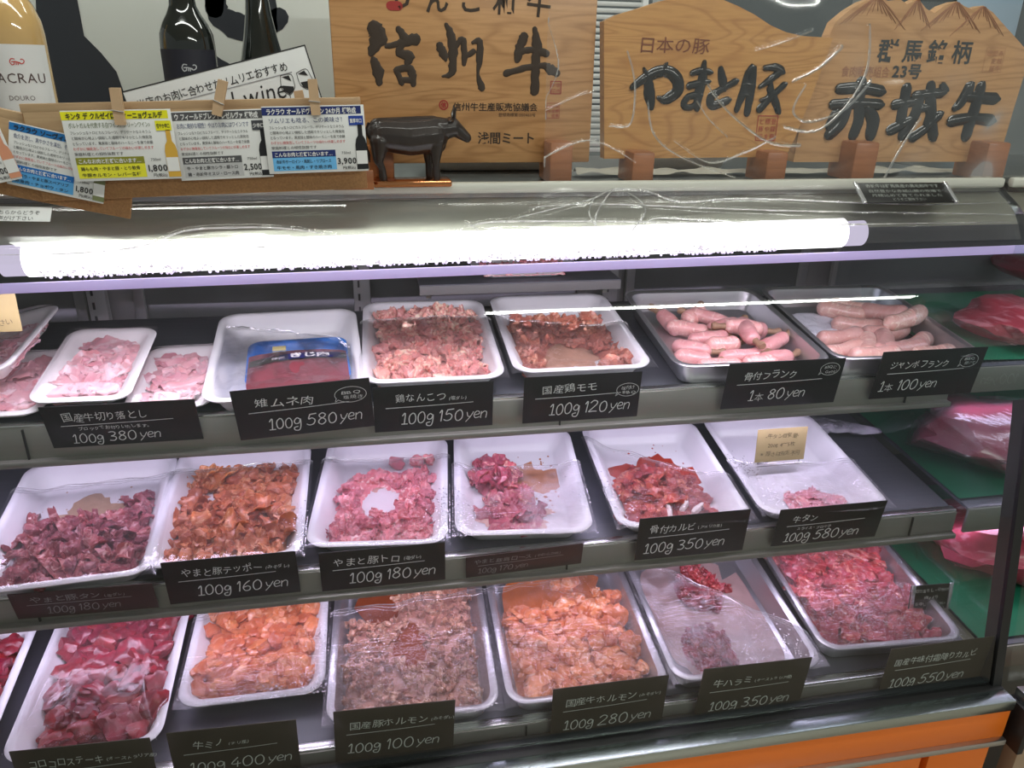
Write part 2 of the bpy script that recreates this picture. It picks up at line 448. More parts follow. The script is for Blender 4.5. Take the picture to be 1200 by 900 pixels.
def brush(mb, P, y=0.0, dome=0.0004, M=None, rough=0.0, seed=0, mi=0, n=5):
    """brush stroke in XZ: P = [(x, z, width)], slightly raised towards -Y"""
    S = crom(P, n); m = len(S)
    rng = random.Random(seed)
    # rounded ends
    vs = []; fs = []
    rows = []
    d0 = Vector((S[1][0] - S[0][0], S[1][1] - S[0][1])).normalized(); d1 = Vector((S[-1][0] - S[-2][0], S[-1][1] - S[-2][1])).normalized()
    ext = [(S[0][0] - d0.x * S[0][2] * 0.45, S[0][1] - d0.y * S[0][2] * 0.45, S[0][2] * 0.35), (S[0][0] - d0.x * S[0][2] * 0.25, S[0][1] - d0.y * S[0][2] * 0.25, S[0][2] * 0.8)] + S + \
          [(S[-1][0] + d1.x * S[-1][2] * 0.25, S[-1][1] + d1.y * S[-1][2] * 0.25, S[-1][2] * 0.8), (S[-1][0] + d1.x * S[-1][2] * 0.45, S[-1][1] + d1.y * S[-1][2] * 0.45, S[-1][2] * 0.35)]
    m = len(ext)
    for i in range(m):
        a = ext[max(i - 1, 0)]; b = ext[min(i + 1, m - 1)]
        t = Vector((b[0] - a[0], b[1] - a[1]))
        t = t.normalized() if t.length > 1e-9 else Vector((1, 0))
        nx, nz = -t.y, t.x
        w1 = max(1e-5, ext[i][2]) / 2
        ra, rb = w1 * (1 + rng.uniform(-rough, rough)), w1 * (1 + rng.uniform(-rough, rough))
        for k, q in ((-1, ra), (-0.6, ra), (0, 0), (0.6, rb), (1, rb)):
            h = dome * (1 - k * k) ** 0.5 if dome else 0
            off = k * q
            vs.append((ext[i][0] + nx * off, y - (0.0 if abs(k) == 1 else h), ext[i][1] + nz * off))
    for i in range(m - 1):
        for k in range(4):
            fs.append((i * 5 + k, i * 5 + k + 1, (i + 1) * 5 + k + 1, (i + 1) * 5 + k))
    mb.add(vs, fs, M, mi)


def hand(mb, s, x, z, size, y=0.0, wd=0.085, slant=0.12, seed=0, sx=1.0):
    """handwritten digits and letters"""
    rng = random.Random(seed + 5)
    for c in s:
        st, adv = STROKES[c]
        k = 1 + rng.uniform(-.07, .07); dz = rng.uniform(-.04, .04) * size
        for pl in st:
            brush(mb, [(x + (a + slant * b) * size * k * sx, z + dz + b * size * k, wd * size) for a, b in pl], y, 0.0, n=4)
        x += adv * size * k * sx
    return x


# ------------------------------------------------------------------ structure of the shop and the case
def struct(name, mb, m, smooth=False):
    o = mb.obj(name, m, smooth=smooth); tag(o, kind='structure'); return o


struct('floor', MB().box((0.3, 0.8, -0.02), (7, 8, 0.04)), mat('shop_floor_tile', (0.42, 0.36, 0.28), 0.35, noise_amt=0.15, noise_scale=8))
struct('ceiling', MB().box((0.3, 0.8, 2.72), (7, 8, 0.04)), mat('ceiling_board', (0.7, 0.71, 0.66), 0.8))
struct('wall_back', MB().box((0.3, 3.3, 1.35), (7, 0.05, 2.7)), mat('kitchen_wall', (0.42, 0.44, 0.41), 0.4, noise_amt=0.05))
# ceiling lamps
for k, (xx, yy, _) in enumerate(LAMPS):
    t = empty('ceiling_lamp', (xx, yy, 2.7))
    tag(t, ['long fluorescent ceiling lamp over the shop aisle behind the viewer', 'long fluorescent ceiling lamp above the front of the counter', 'long fluorescent ceiling lamp above the kitchen behind the signs'][k], 'lamp', 'ceiling lamps')
    MB().box((0, 0, -0.02), (2.7, 0.16, 0.04), 0.004).obj('housing', mat('lamp_white', (0.8, 0.8, 0.8), 0.5), t)
    MB().tube([(-1.3, 0, -0.058), (1.3, 0, -0.058)], 0.014, 12).obj('tube', emis('ceiling_tube', (0.97, 1.0, 0.93), 9), t)

XL, XR = -1.25, 1.045    # ends of the case
TILT = math.tan(R(6))
# row: (front edge Y, z at the front edge, lip height)
ROWS = {'top': (1.145, 0.992, 0.062), 'mid': (1.056, 0.753, 0.052), 'bot': (0.909, 0.530, 0.052)}
BACK_Y = 1.60


def deck_z(row, y):
    Y0, z0, _ = ROWS[row]; return z0 + (y - Y0) * TILT


case = empty('display_case', (0, 0, 0))
tag(case, 'refrigerated butcher display case with sloping glass front and orange base', 'display case')
# lower body: sill, orange panel, plinth
MB().box(((XL + XR) / 2, 0.843, 0.503), (XR - XL, 0.030, 0.022), 0.002).box(((XL + XR) / 2, 0.88, 0.47), (XR - XL, 0.06, 0.05), 0.002).obj('sill', brushed('sill_metal', (0.50, 0.58, 0.58), 0.22), case)
MB().box(((XL + XR) / 2, 0.865, 0.505), (XR - XL, 0.022, 0.022), 0.004).box(((XL + XR) / 2, 0.888, 0.507), (XR - XL, 0.018, 0.012), 0.003).obj('gasket', RUBBER, case)
MB().box(((XL + XR) / 2, 0.846, 0.462), (XR - XL - 0.004, 0.03, 0.062), 0.001).obj('orange_panel', mat('orange_laminate', (0.90, 0.20, 0.018), 0.32, noise_amt=0.04, noise_scale=5), case)
MB().box(((XL + XR) / 2, 0.840, 0.425), (XR - XL, 0.036, 0.012), 0.002).obj('trim_strip', STEEL, case)
MB().box((-0.13, 0.855, 0.26), (2.06, 0.03, 0.318), 0.001).obj('lower_panel', mat('orange_laminate', (0.80, 0.2, 0.02), 0.32), case)
MB().box((0.975, 0.855, 0.26), (0.12, 0.03, 0.318), 0.001).obj('lower_panel', mat('orange_laminate', (0.80, 0.2, 0.02), 0.32), case)
MB().box(((XL + XR) / 2, 1.26, 0.05), (XR - XL - 0.1, 0.7, 0.1), 0.004).obj('plinth', RUBBER, case)
# inside tub below the bottom deck
MB().box(((XL + XR) / 2, 1.25, 0.455), (XR - XL - 0.02, 0.70, 0.03), 0.002).obj('tub', STEEL_DECK, case)
# glass profile (Y, z)
GP = crom([(0.866, 0.515), (0.898, 0.70), (0.935, 0.90), (0.966, 1.04), (1.005, 1.16), (1.045, 1.245), (1.09, 1.303), (1.135, 1.330)], 6)


def glass_y(z):
    for a, b in zip(GP, GP[1:]):
        if a[1] <= z <= b[1]: return a[0] + (b[0] - a[0]) * (z - a[1]) / (b[1] - a[1])
    return GP[-1][0] if z > GP[-1][1] else GP[0][0]


mb = MB(); vs = []; fs = []
for i, (y, z) in enumerate(GP): vs += [(XL, y, z), (XR - 0.004, y, z)]
for i in range(len(GP) - 1): fs.append((2 * i, 2 * i + 1, 2 * i + 3, 2 * i + 2))
mb.add(vs, fs)
g = mb.obj('front_glass', GLASS, case)
# top plate behind the glass edge, back rail, posts
mb = MB(); mb.box(((XL + XR) / 2, 1.36, 1.326), (XR - XL, 0.43, 0.014), 0.002)
mb.obj('top_plate', brushed('top_plate_steel', (0.30, 0.31, 0.30), 0.3), case)
mb = MB(); mb.box(((XL + XR) / 2, 1.143, 1.334), (XR - XL, 0.014, 0.016), 0.004)
mb.obj('top_rail', mat('cream_rail', (0.62, 0.62, 0.55), 0.3), case)
mb = MB(); mb.box(((XL + XR) / 2, 1.16, 1.336), (XR - XL, 0.010, 0.008), 0.002)
mb.obj('rail_groove', RUBBER, case)
mb = MB(); vs = []; fs = []
CN = [(y + 0.012 + 0.010 * max(0, (1.30 - z) / 0.05), z - 0.012) for y, z in GP if z > 1.280]
for (y, z) in CN: vs += [(XL, y, z), (XR, y, z)]
for i in range(len(CN) - 1): fs.append((2 * i, 2 * i + 1, 2 * i + 3, 2 * i + 2))
mb.add(vs, fs).obj('canopy', brushed('canopy_steel', (0.46, 0.44, 0.39), 0.30, stretch=(0.6, 90, 90), metal=0.75), case)
# black end post follows the glass
for xx in (XR - 0.012,):
    mb = MB(); vs = []; fs = []
    P = GP
    for (y, z) in P: vs += [(xx - 0.007, y - 0.004, z), (xx + 0.010, y - 0.004, z), (xx + 0.010, y + 0.026, z - 0.012), (xx - 0.007, y + 0.026, z - 0.012)]
    for i in range(len(P) - 1):
        for k in range(4): fs.append((4 * i + k, 4 * i + (k + 1) % 4, 4 * i + 4 + (k + 1) % 4, 4 * i + 4 + k))
    n = len(P) * 4
    fs += [(0, 3, 2, 1), (n - 4, n - 3, n - 2, n - 1)]
    mb.add(vs, fs)
    # only the lower half is a thick black gasket; the top is a clear edge
    mb.f = [f for f in mb.f if max(mb.v[i][2] for i in f) < 1.02]
    mb.mi = [0] * len(mb.f)
    mb.obj('end_post', RUBBER, case)
# end glass between this case and the next
mb = MB(); poly = [(y + 0.012, z) for y, z in GP if z > 0.53] + [(1.55, 1.325), (1.55, 0.53)]
mb.add([(XR - 0.001, y, z) for y, z in poly], [tuple(range(len(poly)))])
mb.obj('end_glass', clear('end_glass_tint', rough=0.02, refl=0.9, base=0.02, tint=(0.72, 0.78, 0.82)), case)
# sloping shelf decks with lips
for row in ('top', 'mid', 'bot'):
    Y0, z0, lh = ROWS[row]
    xr = {'top': XR - 0.004, 'mid': XR - 0.003, 'bot': XR - 0.004}[row]
    t = empty('shelf', (0, Y0, z0))
    tag(t, {'top': 'topmost sloping steel shelf carrying the chicken and sausage trays', 'mid': 'middle sloping steel shelf, bare at its end past the beef tongue tray', 'bot': 'lowest steel shelf just above the sill'}[row], 'shelf', 'shelves of the case')
    L = BACK_Y - Y0 - 0.06
    Mx = RX(R(6))
    MB().box(((XL + xr) / 2, L / 2, -0.004), (xr - XL, L, 0.006), 0.001, M=Mx).obj('deck', STEEL_DECK, t)
    MB().box(((XL + xr) / 2, -0.004, -lh / 2), (xr - XL, 0.006, lh), 0.0015).obj('lip', LIP, t)
    MB().box(((XL + xr) / 2, 0.003, 0.0015), (xr - XL, 0.016, 0.005), 0.002).obj('lip_edge', brushed('bright_edge', (0.8, 0.8, 0.8), 0.25), t)
    MB().box(((XL + xr) / 2, -0.012, -lh + 0.006), (xr - XL, 0.014, 0.010), 0.002).obj('tag_rail', LIP, t)
    for sx in ((-0.52, 0.30, 0.95) if row != 'bot' else (-0.5, 0.205, 0.93)):
        MB().box((sx, -0.0085, -lh / 2), (0.0025, 0.003, lh - 0.004)).obj('seam', RUBBER, t)
    if row != 'bot':
        MB().tube([(-0.8, 0.035, -lh + 0.024), (xr - 0.03, 0.035, -lh + 0.024)], 0.009, 12).obj('lamp_tube', emis('shelf_tube', LILAC, 5), t)
# back of the case: dark sliding doors, slotted uprights
mb = MB(); mb.box((-0.1, BACK_Y + 0.03, 0.93), (2.6, 0.02, 0.78))
mb.obj('back_wall', mat('case_back', (0.16, 0.16, 0.16), 0.25, noise_amt=0.2, noise_scale=4), case)
for k, (x0, x1) in enumerate(((-1.2, -0.56), (-0.47, 0.47), (0.56, 1.0))):
    d = empty('sliding_door', ((x0 + x1) / 2, BACK_Y + 0.008, 0.95))
    d.parent = case
    ww = x1 - x0
    MB().box((0, 0, 0), (ww, 0.006, 0.64), 0.001).obj('glass_pane', mat('dark_door_glass', (0.07, 0.075, 0.075), 0.12, noise_amt=0.5, noise_scale=6), d)
    MB().box((-ww / 2 + 0.01, -0.006, 0), (0.02, 0.012, 0.66), 0.002).box((ww / 2 - 0.01, -0.006, 0), (0.02, 0.012, 0.66), 0.002).box((0, -0.006, -0.06), (ww, 0.01, 0.02), 0.002).obj('door_frame', mat('door_frame_grey', (0.13, 0.13, 0.13), 0.35), d)
for x in (-0.53, -0.02, 0.515):
    mb = MB(); mb.box((x, BACK_Y - 0.02, 0.92), (0.034, 0.02, 0.72), 0.002)
    u = mb.obj('upright', mat('upright_grey', (0.2, 0.2, 0.2), 0.4), case)
    s = MB()
    for k in range(24): s.box((x - 0.006, BACK_Y - 0.031, 1.22 - k * 0.028), (0.004, 0.003, 0.014))
    s.obj('slot', RUBBER, u)
# upper small back shelf with a tray of meat, and back ledge
t = empty('shelf', (0.25, 1.48, 1.108)); tag(t, 'narrow steel shelf high at the rear of the case behind the chicken trays', 'shelf', 'shelves of the case')
MB().box((0.04, 0.02, 0), (0.40, 0.14, 0.006), 0.001).obj('deck', STEEL_DECK, t)
MB().box((0.04, -0.05, -0.008), (0.40, 0.004, 0.018), 0.001).obj('lip', mat('upright_grey', (0.2, 0.2, 0.2), 0.4), t)
MB().box((-0.14, 0.05, -0.02), (0.01, 0.13, 0.03), 0.001).obj('bracket', LIP, t); MB().box((0.22, 0.05, -0.02), (0.01, 0.13, 0.03), 0.001).obj('bracket', LIP, t)

# case lamp: white housing, glowing diffuser, lilac lower strip
t = empty('case_lamp', M=T(0.17, 1.10, 1.255) @ RY(-R(0.6))); tag(t, 'long glowing white tube lamp along the top inside the glass', 'lamp')
MB().tube([(-0.615, 0, 0.004), (0.565, 0, 0.004)], 0.023, 20).obj('tube', emis('case_tube', (1.0, 0.94, 1.0), 2.6), t)
MB().tube([(0.565, 0, 0.003), (0.60, 0, 0.003)], 0.0205, 20).obj('end_cap', emis('tube_end', (0.86, 0.76, 1.0), 0.75), t)
MB().tube([(-0.645, 0, 0.003), (-0.615, 0, 0.003)], 0.0205, 20).obj('end_cap', emis('tube_end', (0.86, 0.76, 1.0), 0.75), t)
MB().box((0.02, -0.016, -0.030), (1.9, 0.004, 0.014), 0.0015).box((0.02, 0.006, -0.0360), (1.9, 0.044, 0.002), 0.0005).obj('strip', mat('lilac_acrylic', (0.62, 0.52, 0.86), 0.25, emit=(0.62, 0.5, 0.95), emit_s=0.28), t)
MB().box((0.02, 0.030, 0.028), (1.9, 0.03, 0.012), 0.002).obj('housing', mat('lamp_white', (0.8, 0.8, 0.8), 0.5), t)
# frost along the lower side of the tube
rng = random.Random(4); mb = MB()
for k in range(520):
    x = rng.uniform(-0.60, 0.45); a = R(rng.uniform(196, 262)); r = 0.0235
    p = (x, math.cos(a) * r, 0.003 + math.sin(a) * r); s = rng.uniform(0.001, 0.0028)
    bm = bmesh.new(); bmesh.ops.create_icosphere(bm, subdivisions=1, radius=s); bm.verts.index_update()
    mb.add([v.co + Vector(p) for v in bm.verts], [[v.index for v in f.verts] for f in bm.faces]); bm.free()
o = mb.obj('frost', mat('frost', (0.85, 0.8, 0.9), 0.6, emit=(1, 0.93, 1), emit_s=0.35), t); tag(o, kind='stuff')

# ------------------------------------------------------------------ trays


def tray_mesh(name, w, l, h, m, corner=0.03, taper=0.018, rim=0.006, th=0.0022):
    """open rounded rectangular pan, origin at the middle of its underside"""
    prof = [(taper + 0.006, 0.0), (taper, 0.003), (0.004, h - 0.004), (0.003, h - 0.0015), (-rim, h - 0.002), (-rim - 0.001, h + 0.0005), (-rim + 0.001, h + 0.002), (0.002, h + 0.002), (0.006, h - 0.001), (taper + th, 0.006), (taper + th + 0.006, th)]
    vs = []; fs = []; nc = 7
    for (ins, z) in prof:
        a, b = w / 2 - rim - ins, l / 2 - rim - ins; c = max(0.004, corner - ins * 0.6)
        for q, (sx, sy) in enumerate(((1, 1), (-1, 1), (-1, -1), (1, -1))):
            for k in range(nc):
                an = q * PI / 2 + (PI / 2) * k / (nc - 1)
                vs.append((sx * (a - c) + c * math.cos(an), sy * (b - c) + c * math.sin(an), z))
    n = nc * 4
    for j in range(len(prof) - 1):
        for i in range(n): k = (i + 1) % n; fs.append((j * n + i, j * n + k, (j + 1) * n + k, (j + 1) * n + i))
    fs.append(tuple(range(n))[::-1]); fs.append(tuple((len(prof) - 1) * n + i for i in range(n)))
    return MB().add(vs, fs).mesh(name, m)


TRAYS = {}


def tray(key, kind, row, cx, cy, w, l, rz, label, h=None, lift=0.0, tilt=6, roll=0, name=None, group=None):
    steel = kind == 'steel'; foam = kind == 'foam'
    h = h or (0.044 if steel else 0.036)
    M = T(cx, cy, deck_z(row, cy) + 0.0005 + lift) @ RZ(R(rz)) @ RX(R(tilt)) @ RY(R(roll))
    me = tray_mesh('tray', w, l, h, TRAY_STEEL if steel else (FOAM if foam else WHITE_P), corner=0.03 if not foam else 0.022, taper=0.014 if steel else 0.02, rim=0.005 if steel else (0.008 if foam else 0.007), th=0.0016 if steel else 0.003)
    o = link(bpy.data.objects.new(name or ('steel_tray' if steel else ('foam_tray' if foam else 'plastic_tray')), me)); o.matrix_basis = M
    tag(o, label, 'tray', group or 'trays in the case')
    TRAYS[key] = (M, w - 0.05, l - 0.055, h, 0.002 if steel else 0.0035)
    return o


tray('kiji', 'white', 'top', -0.148, 1.290, 0.245, 0.335, 3, 'white plastic tray holding the blue and red packet of pheasant breast')
tray('nank', 'white', 'top', 0.096, 1.318, 0.232, 0.335, -1, 'white plastic tray piled with pink chicken cartilage pieces, middle of the top shelf')
tray('momo', 'white', 'top', 0.350, 1.328, 0.240, 0.335, -1, 'white plastic tray of marinated chicken thigh with a bare streaked centre')
tray('frank', 'steel', 'top', 0.648, 1.305, 0.285, 0.345, -2, 'shallow steel tray of pink bone-in sausages on the top shelf')
tray('jumb', 'steel', 'top', 0.945, 1.300, 0.285, 0.345, -3, 'shallow steel tray of thick pale sausages beside loose frost')
tray('tan', 'white', 'mid', -0.486, 1.200, 0.252, 0.335, 4, 'white plastic tray of dark mauve pork tongue slices on the middle shelf')
tray('tep', 'white', 'mid', -0.248, 1.212, 0.236, 0.325, 0, 'white plastic tray of crinkled orange-brown marinated pork')
tray('toro', 'white', 'mid', 0.002, 1.216, 0.226, 0.320, -6, 'white plastic tray of pink pork strips around a bare white middle')
tray('kata', 'white', 'mid', 0.245, 1.214, 0.230, 0.325, -6, 'white plastic tray with one clump of pork slices and brown juice smears')
tray('karu', 'white', 'mid', 0.515, 1.205, 0.238, 0.330, -3, 'white plastic tray of red marinated bone-in ribs under slack film')
tray('gyu', 'white', 'mid', 0.778, 1.205, 0.240, 0.330, -3, 'nearly empty white plastic tray with the kraft note standing in it')
tray('koro', 'white', 'bot', -0.455, 1.085, 0.216, 0.325, 1, 'white plastic tray heaped with dark red beef cubes on the lowest shelf')
tray('mino', 'white', 'bot', -0.221, 1.140, 0.224, 0.315, 0, 'white plastic tray full of orange marinated beef tripe')
tray('horm', 'steel', 'bot', 0.035, 1.080, 0.266, 0.345, -2, 'steel tray of crinkly beige pork intestine with a pool of brown broth')
tray('hor2', 'steel', 'bot', 0.313, 1.076, 0.266, 0.345, -1, 'steel tray of orange marinated beef intestine in orange broth')
tray('hara', 'steel', 'bot', 0.590, 1.080, 0.264, 0.345, -1, 'steel tray nearly used up, dark red skirt meat under wrinkled film')
tray('simo', 'steel', 'bot', 0.878, 1.095, 0.268, 0.335, -3, 'steel tray of bright red seasoned marbled beef, last before the end glass')
tray('back', 'white', 'top', 0.33, 1.49, 0.21, 0.11, 0, 'white tray of pink meat on the narrow rear shelf', lift=0.0, h=0.025)
bk = [o for o in COL.objects if o.get('label', '').startswith('white tray of pink meat on the narrow')][0]
bk.matrix_basis = T(0.30, 1.485, 1.1125); TRAYS['back'] = (bk.matrix_basis.copy(), 0.16, 0.06, 0.025, 0.003)
tray('pB', 'foam', 'top', -0.437, 1.250, 0.140, 0.225, 0, 'small foam tray of sliced beef propped in front of the leaning pack', h=0.026, lift=0.022, tilt=10, roll=1)
tray('pC', 'foam', 'top', -0.318, 1.240, 0.125, 0.215, 2, 'small foam tray of frosty sliced beef tucked against the pheasant tray', h=0.022, tilt=6, lift=0.001)
tray('pD', 'foam', 'top', -0.568, 1.245, 0.150, 0.215, 0, 'small foam tray of sliced beef lying beneath the leaning pack', h=0.022, tilt=6, lift=0.001)
tray('pA', 'foam', 'top', -0.597, 1.300, 0.145, 0.225, -3, 'small foam tray of sliced beef leaning on top of another at the shelf end', h=0.028, lift=0.036, tilt=9, roll=-14)
tray('dark', 'white', 'bot', -0.70, 1.06, 0.22, 0.32, 3, 'white tray of dark red meat beside the beef cube tray')

# ------------------------------------------------------------------ meat


def chunk(seed, sx, sy, sz, rough=0.25, box=0.6):
    bm = bmesh.new(); bmesh.ops.create_icosphere(bm, subdivisions=3, radius=1.0); o = Vector((seed * 3.7, seed * 1.3, seed * 9.1))
    for v in bm.verts:
        d = v.co.normalized()
        m = max(abs(d.x), abs(d.y), abs(d.z)); k = (1 - box) + box / m * 0.8
        n = noise.noise(d * 1.3 + o) * rough * 1.6 + noise.noise(d * 3.1 + o) * rough * 0.8 + noise.noise(d * 7 + o) * rough * 0.25
        p = d * k * (1 + n); v.co = Vector((p.x * sx, p.y * sy, p.z * sz))
    bm.verts.index_update()
    mb = MB().add([v.co.copy() for v in bm.verts], [[v.index for v in f.verts] for f in bm.faces]); bm.free()
    return mb


def fold(seed, L, W, th=0.0022, curl=1.0, ruffle=0.3, nu=30, nv=9):
    """a limp slice or strip, folded and ruffled"""
    rng = random.Random(seed)
    pts = []; a = rng.uniform(-0.4, 0.4); x = z = y = 0.0; ya = rng.uniform(-0.3, 0.3)
    k0 = rng.uniform(-1, 1) * curl; ph = rng.uniform(0, 6); fr = rng.uniform(1.2, 2.4)
    for i in range(nu):
        t = i / (nu - 1); a = k0 * 2.2 * (t - 0.5) + curl * 1.5 * math.sin(fr * 2 * PI * t / 1.4 + ph); ya += rng.uniform(-0.08, 0.08)
        ds = L / (nu - 1); x += math.cos(a) * math.cos(ya) * ds; z += math.sin(a) * ds; y += math.sin(ya) * math.cos(a) * ds
        pts.append((x, y, z, a, ya))
    cx = sum(p[0] for p in pts) / nu; cy = sum(p[1] for p in pts) / nu; cz = sum(p[2] for p in pts) / nu
    off = Vector((seed * 2.3, seed * 0.7, 0)); cup = rng.uniform(-1, 1) * curl
    top = []; nor = []
    for i, (x, y, z, a, ya) in enumerate(pts):
        t = i / (nu - 1); wv = W * (0.55 + 0.45 * math.sin(PI * min(1, max(0, t)) ** 0.8)) * (1 + 0.35 * noise.noise(Vector((t * 4, 0, 0)) + off))
        for j in range(nv):
            s = (j / (nv - 1) - 0.5)
            T_ = Vector((math.cos(a) * math.cos(ya), math.sin(ya), math.sin(a))); N_ = Vector((-math.sin(a), 0, math.cos(a))); B_ = N_.cross(T_).normalized()
            ang = s * cup * 2.0
            bump = ruffle * W * 0.5 * (abs(s) * 2) ** 1.5 * noise.noise(Vector((t * 7, s * 3, 1)) + off) * 2
            p = Vector((x - cx, y - cy, z - cz)) + B_ * (s * wv * math.cos(ang)) + N_ * (abs(s) * wv * math.sin(abs(ang)) * (1 if cup > 0 else -1) + bump + th * noise.noise(Vector((t * 12, s * 6, 3)) + off))
            top.append(p); nor.append(N_)
    vs = []; fs = []; n = nu * nv
    for sgn in (1, -1):
        for idx, p in enumerate(top):
            i, j = divmod(idx, nv); e = min(1, min(j, nv - 1 - j, i, nu - 1 - i) / 1.5) * 0.6 + 0.4
            vs.append(p + nor[idx] * (sgn * th / 2 * e))
    for i in range(nu - 1):
        for j in range(nv - 1):
            a0 = i * nv + j; q = (a0, a0 + 1, a0 + nv + 1, a0 + nv); fs.append(q); fs.append(tuple(n + b for b in q[::-1]))
    for i in range(nu - 1):
        for j in (0, nv - 1):
            a0, b0 = i * nv + j, (i + 1) * nv + j; fs.append((a0, b0, n + b0, n + a0))
    for j in range(nv - 1):
        for i in (0, nu - 1):
            a0, b0 = i * nv + j, i * nv + j + 1; fs.append((a0, b0, n + b0, n + a0))
    return MB().add(vs, fs)


def squiggle(seed, L, r):
    rng = random.Random(seed); pts = []; rad = []; p = Vector((0, 0, 0)); a = rng.uniform(0, 6); e = 0
    n = 26; da = rng.uniform(-0.25, 0.25)
    for i in range(n):
        a += da + rng.uniform(-0.5, 0.5); e = 0.6 * math.sin(i * 0.9 + seed)
        p = p + Vector((math.cos(a) * math.cos(e), math.sin(a) * math.cos(e), math.sin(e))) * (L / n); pts.append(p.copy())
        rad.append(r * (0.7 + 0.45 * math.sin(i * 1.9 + seed) ** 2) * (0.5 if i in (0, n - 1) else 1))
    c = sum(pts, Vector()) / n
    mb = MB().tube([q - c for q in pts], rad, 8)
    return mb


def pile(key, name, label, group, protos, cover, H, n, spacing_jit=0.9, tiltmax=35, seed=1, cat='meat', bed=None, bed_label=None, zoff=0.0, flat=False, bed_k=0.8, margin=0.0):
    """place pieces one by one over the tray following the heap height"""
    M, w, l, h, th = TRAYS[key]; rng = random.Random(seed)
    w -= margin; l -= margin
    cells = []
    A = w * l; s = math.sqrt(A / n) * 0.97
    nx, ny = max(1, round(w / s)), max(1, round(l / s))
    for i in range(nx):
        for j in range(ny):
            u = ((i + 0.5 + rng.uniform(-0.5, 0.5) * spacing_jit + (0.25 if j % 2 else -0.25)) / nx) * 2 - 1; v = ((j + 0.5 + rng.uniform(-0.5, 0.5) * spacing_jit) / ny) * 2 - 1
            u = max(-1, min(1, u)); v = max(-1, min(1, v))
            c = cover(u, v)
            if c > 0.12: cells.append((u, v, c))
    rng.shuffle(cells); first = None
    for k, (u, v, c) in enumerate(cells):
        me = protos[rng.randrange(len(protos))]
        o = link(bpy.data.objects.new(name, me))
        z = th + zoff + H * c * rng.uniform(0.85, 1.1)
        rot = Matrix.Rotation(rng.uniform(0, 2 * PI), 4, 'Z') @ Matrix.Rotation(R(rng.uniform(-tiltmax, tiltmax)), 4, 'X') @ Matrix.Rotation(R(rng.uniform(-tiltmax, tiltmax)), 4, 'Y')
        if not flat and rng.random() < 0.3: rot = rot @ RX(PI)
        sc = rng.uniform(0.78, 1.2)
        o.matrix_basis = M @ T(u * w / 2, v * l / 2, z) @ rot @ Matrix.Scale(sc, 4)
        tag(o, label, cat, group)
    if bed:
        bed_mesh(key, name.rsplit('_', 1)[0] + '_bed', bed, cover, H * bed_k, bed_label or label + ' underneath', seed, margin=margin)


def bed_mesh(key, name, m, cover, H, label, seed, nz=0.003, margin=0.0):
    M, w, l, h, th = TRAYS[key]; w = w + 0.004 - margin; l = l + 0.004 - margin; nx, ny = 44, 56
    vs = []; idx = {}
    hh = {}
    for i in range(nx + 1):
        for j in range(ny + 1):
            u, v = i / nx * 2 - 1, j / ny * 2 - 1
            c = max(0, cover(u, v)); edge = min(1, min(1 - abs(u), 1 - abs(v)) * 8 + 0.15)
            hh[i, j] = (c, th + 0.0006 + (max(0, H * c * edge) + (noise.noise(Vector((u * 9 + seed, v * 12, seed))) * nz + noise.noise(Vector((u * 24 + seed, v * 30, 2))) * nz * 0.6 if c > 0.1 else 0)))
    fs = []
    for i in range(nx):
        for j in range(ny):
            if max(hh[i, j][0], hh[i + 1, j][0], hh[i, j + 1][0], hh[i + 1, j + 1][0]) > 0.10:
                q = []
                for (a, b) in ((i, j), (i + 1, j), (i + 1, j + 1), (i, j + 1)):
                    if (a, b) not in idx:
                        idx[a, b] = len(vs); vs.append((a / nx * w - w / 2, b / ny * l - l / 2, max(th + 0.0004, hh[a, b][1])))
                    q.append(idx[a, b])
                fs.append(q)
    if not fs: return
    o = MB().add(vs, fs).obj(name, m, M=M); tag(o, label, 'meat', kind='stuff')
    return o


def puddle(key, cx, cy, rx, ry, m, label, seed=0, z=0.0004, name='sauce_puddle', spots=0):
    M, w, l, h, th = TRAYS[key]; vs = [(0, 0, 0)]; n = 48; rng = random.Random(seed)
    vs[0] = (cx * w / 2, cy * l / 2, th + z)
    for i in range(n):
        a = 2 * PI * i / n; k = 1 + 0.5 * noise.noise(Vector((math.cos(a) * 1.6 + seed, math.sin(a) * 1.6, seed * 2))) + 0.4 * noise.noise(Vector((math.cos(a) * 5 + seed, math.sin(a) * 5, 4)))
        x = cx + rx * k * math.cos(a); y = cy + ry * k * math.sin(a)
        q = (abs(x) ** 6 + abs(y) ** 6) ** (1 / 6) / 0.97
        if q > 1: x /= q; y /= q
        vs.append((x * w / 2, y * l / 2, th + z))
    fs = [(0, i + 1, (i + 1) % n + 1) for i in range(n)]
    mb = MB().add(vs, fs)
    for k in range(spots):
        a = rng.uniform(0, 2 * PI); d = rng.uniform(0.8, 1.9); x = max(-.98, min(.98, cx + rx * d * math.cos(a))); y = max(-.98, min(.98, cy + ry * d * math.sin(a))); r = rng.uniform(0.0006, 0.003)
        mb.add([(x * w / 2 + r * math.cos(q * PI / 4) * rng.uniform(.6, 1.3), y * l / 2 + r * 1.3 * math.sin(q * PI / 4), th + z) for q in range(8)], [tuple(range(8))])
    o = mb.obj(name, m, M=M, smooth=False); tag(o, label, 'sauce', kind='stuff'); return o


def sm(x, a, b):
    t = max(0, min(1, (x - a) / (b - a))); return t * t * (3 - 2 * t)


def hole(u, v, cu, cv, ru, rv, soft=0.35):
    d = math.hypot((u - cu) / ru, (v - cv) / rv) + 0.25 * noise.noise(Vector((u * 3, v * 3, cu * 9)))
    return sm(d, 1 - soft, 1 + soft)


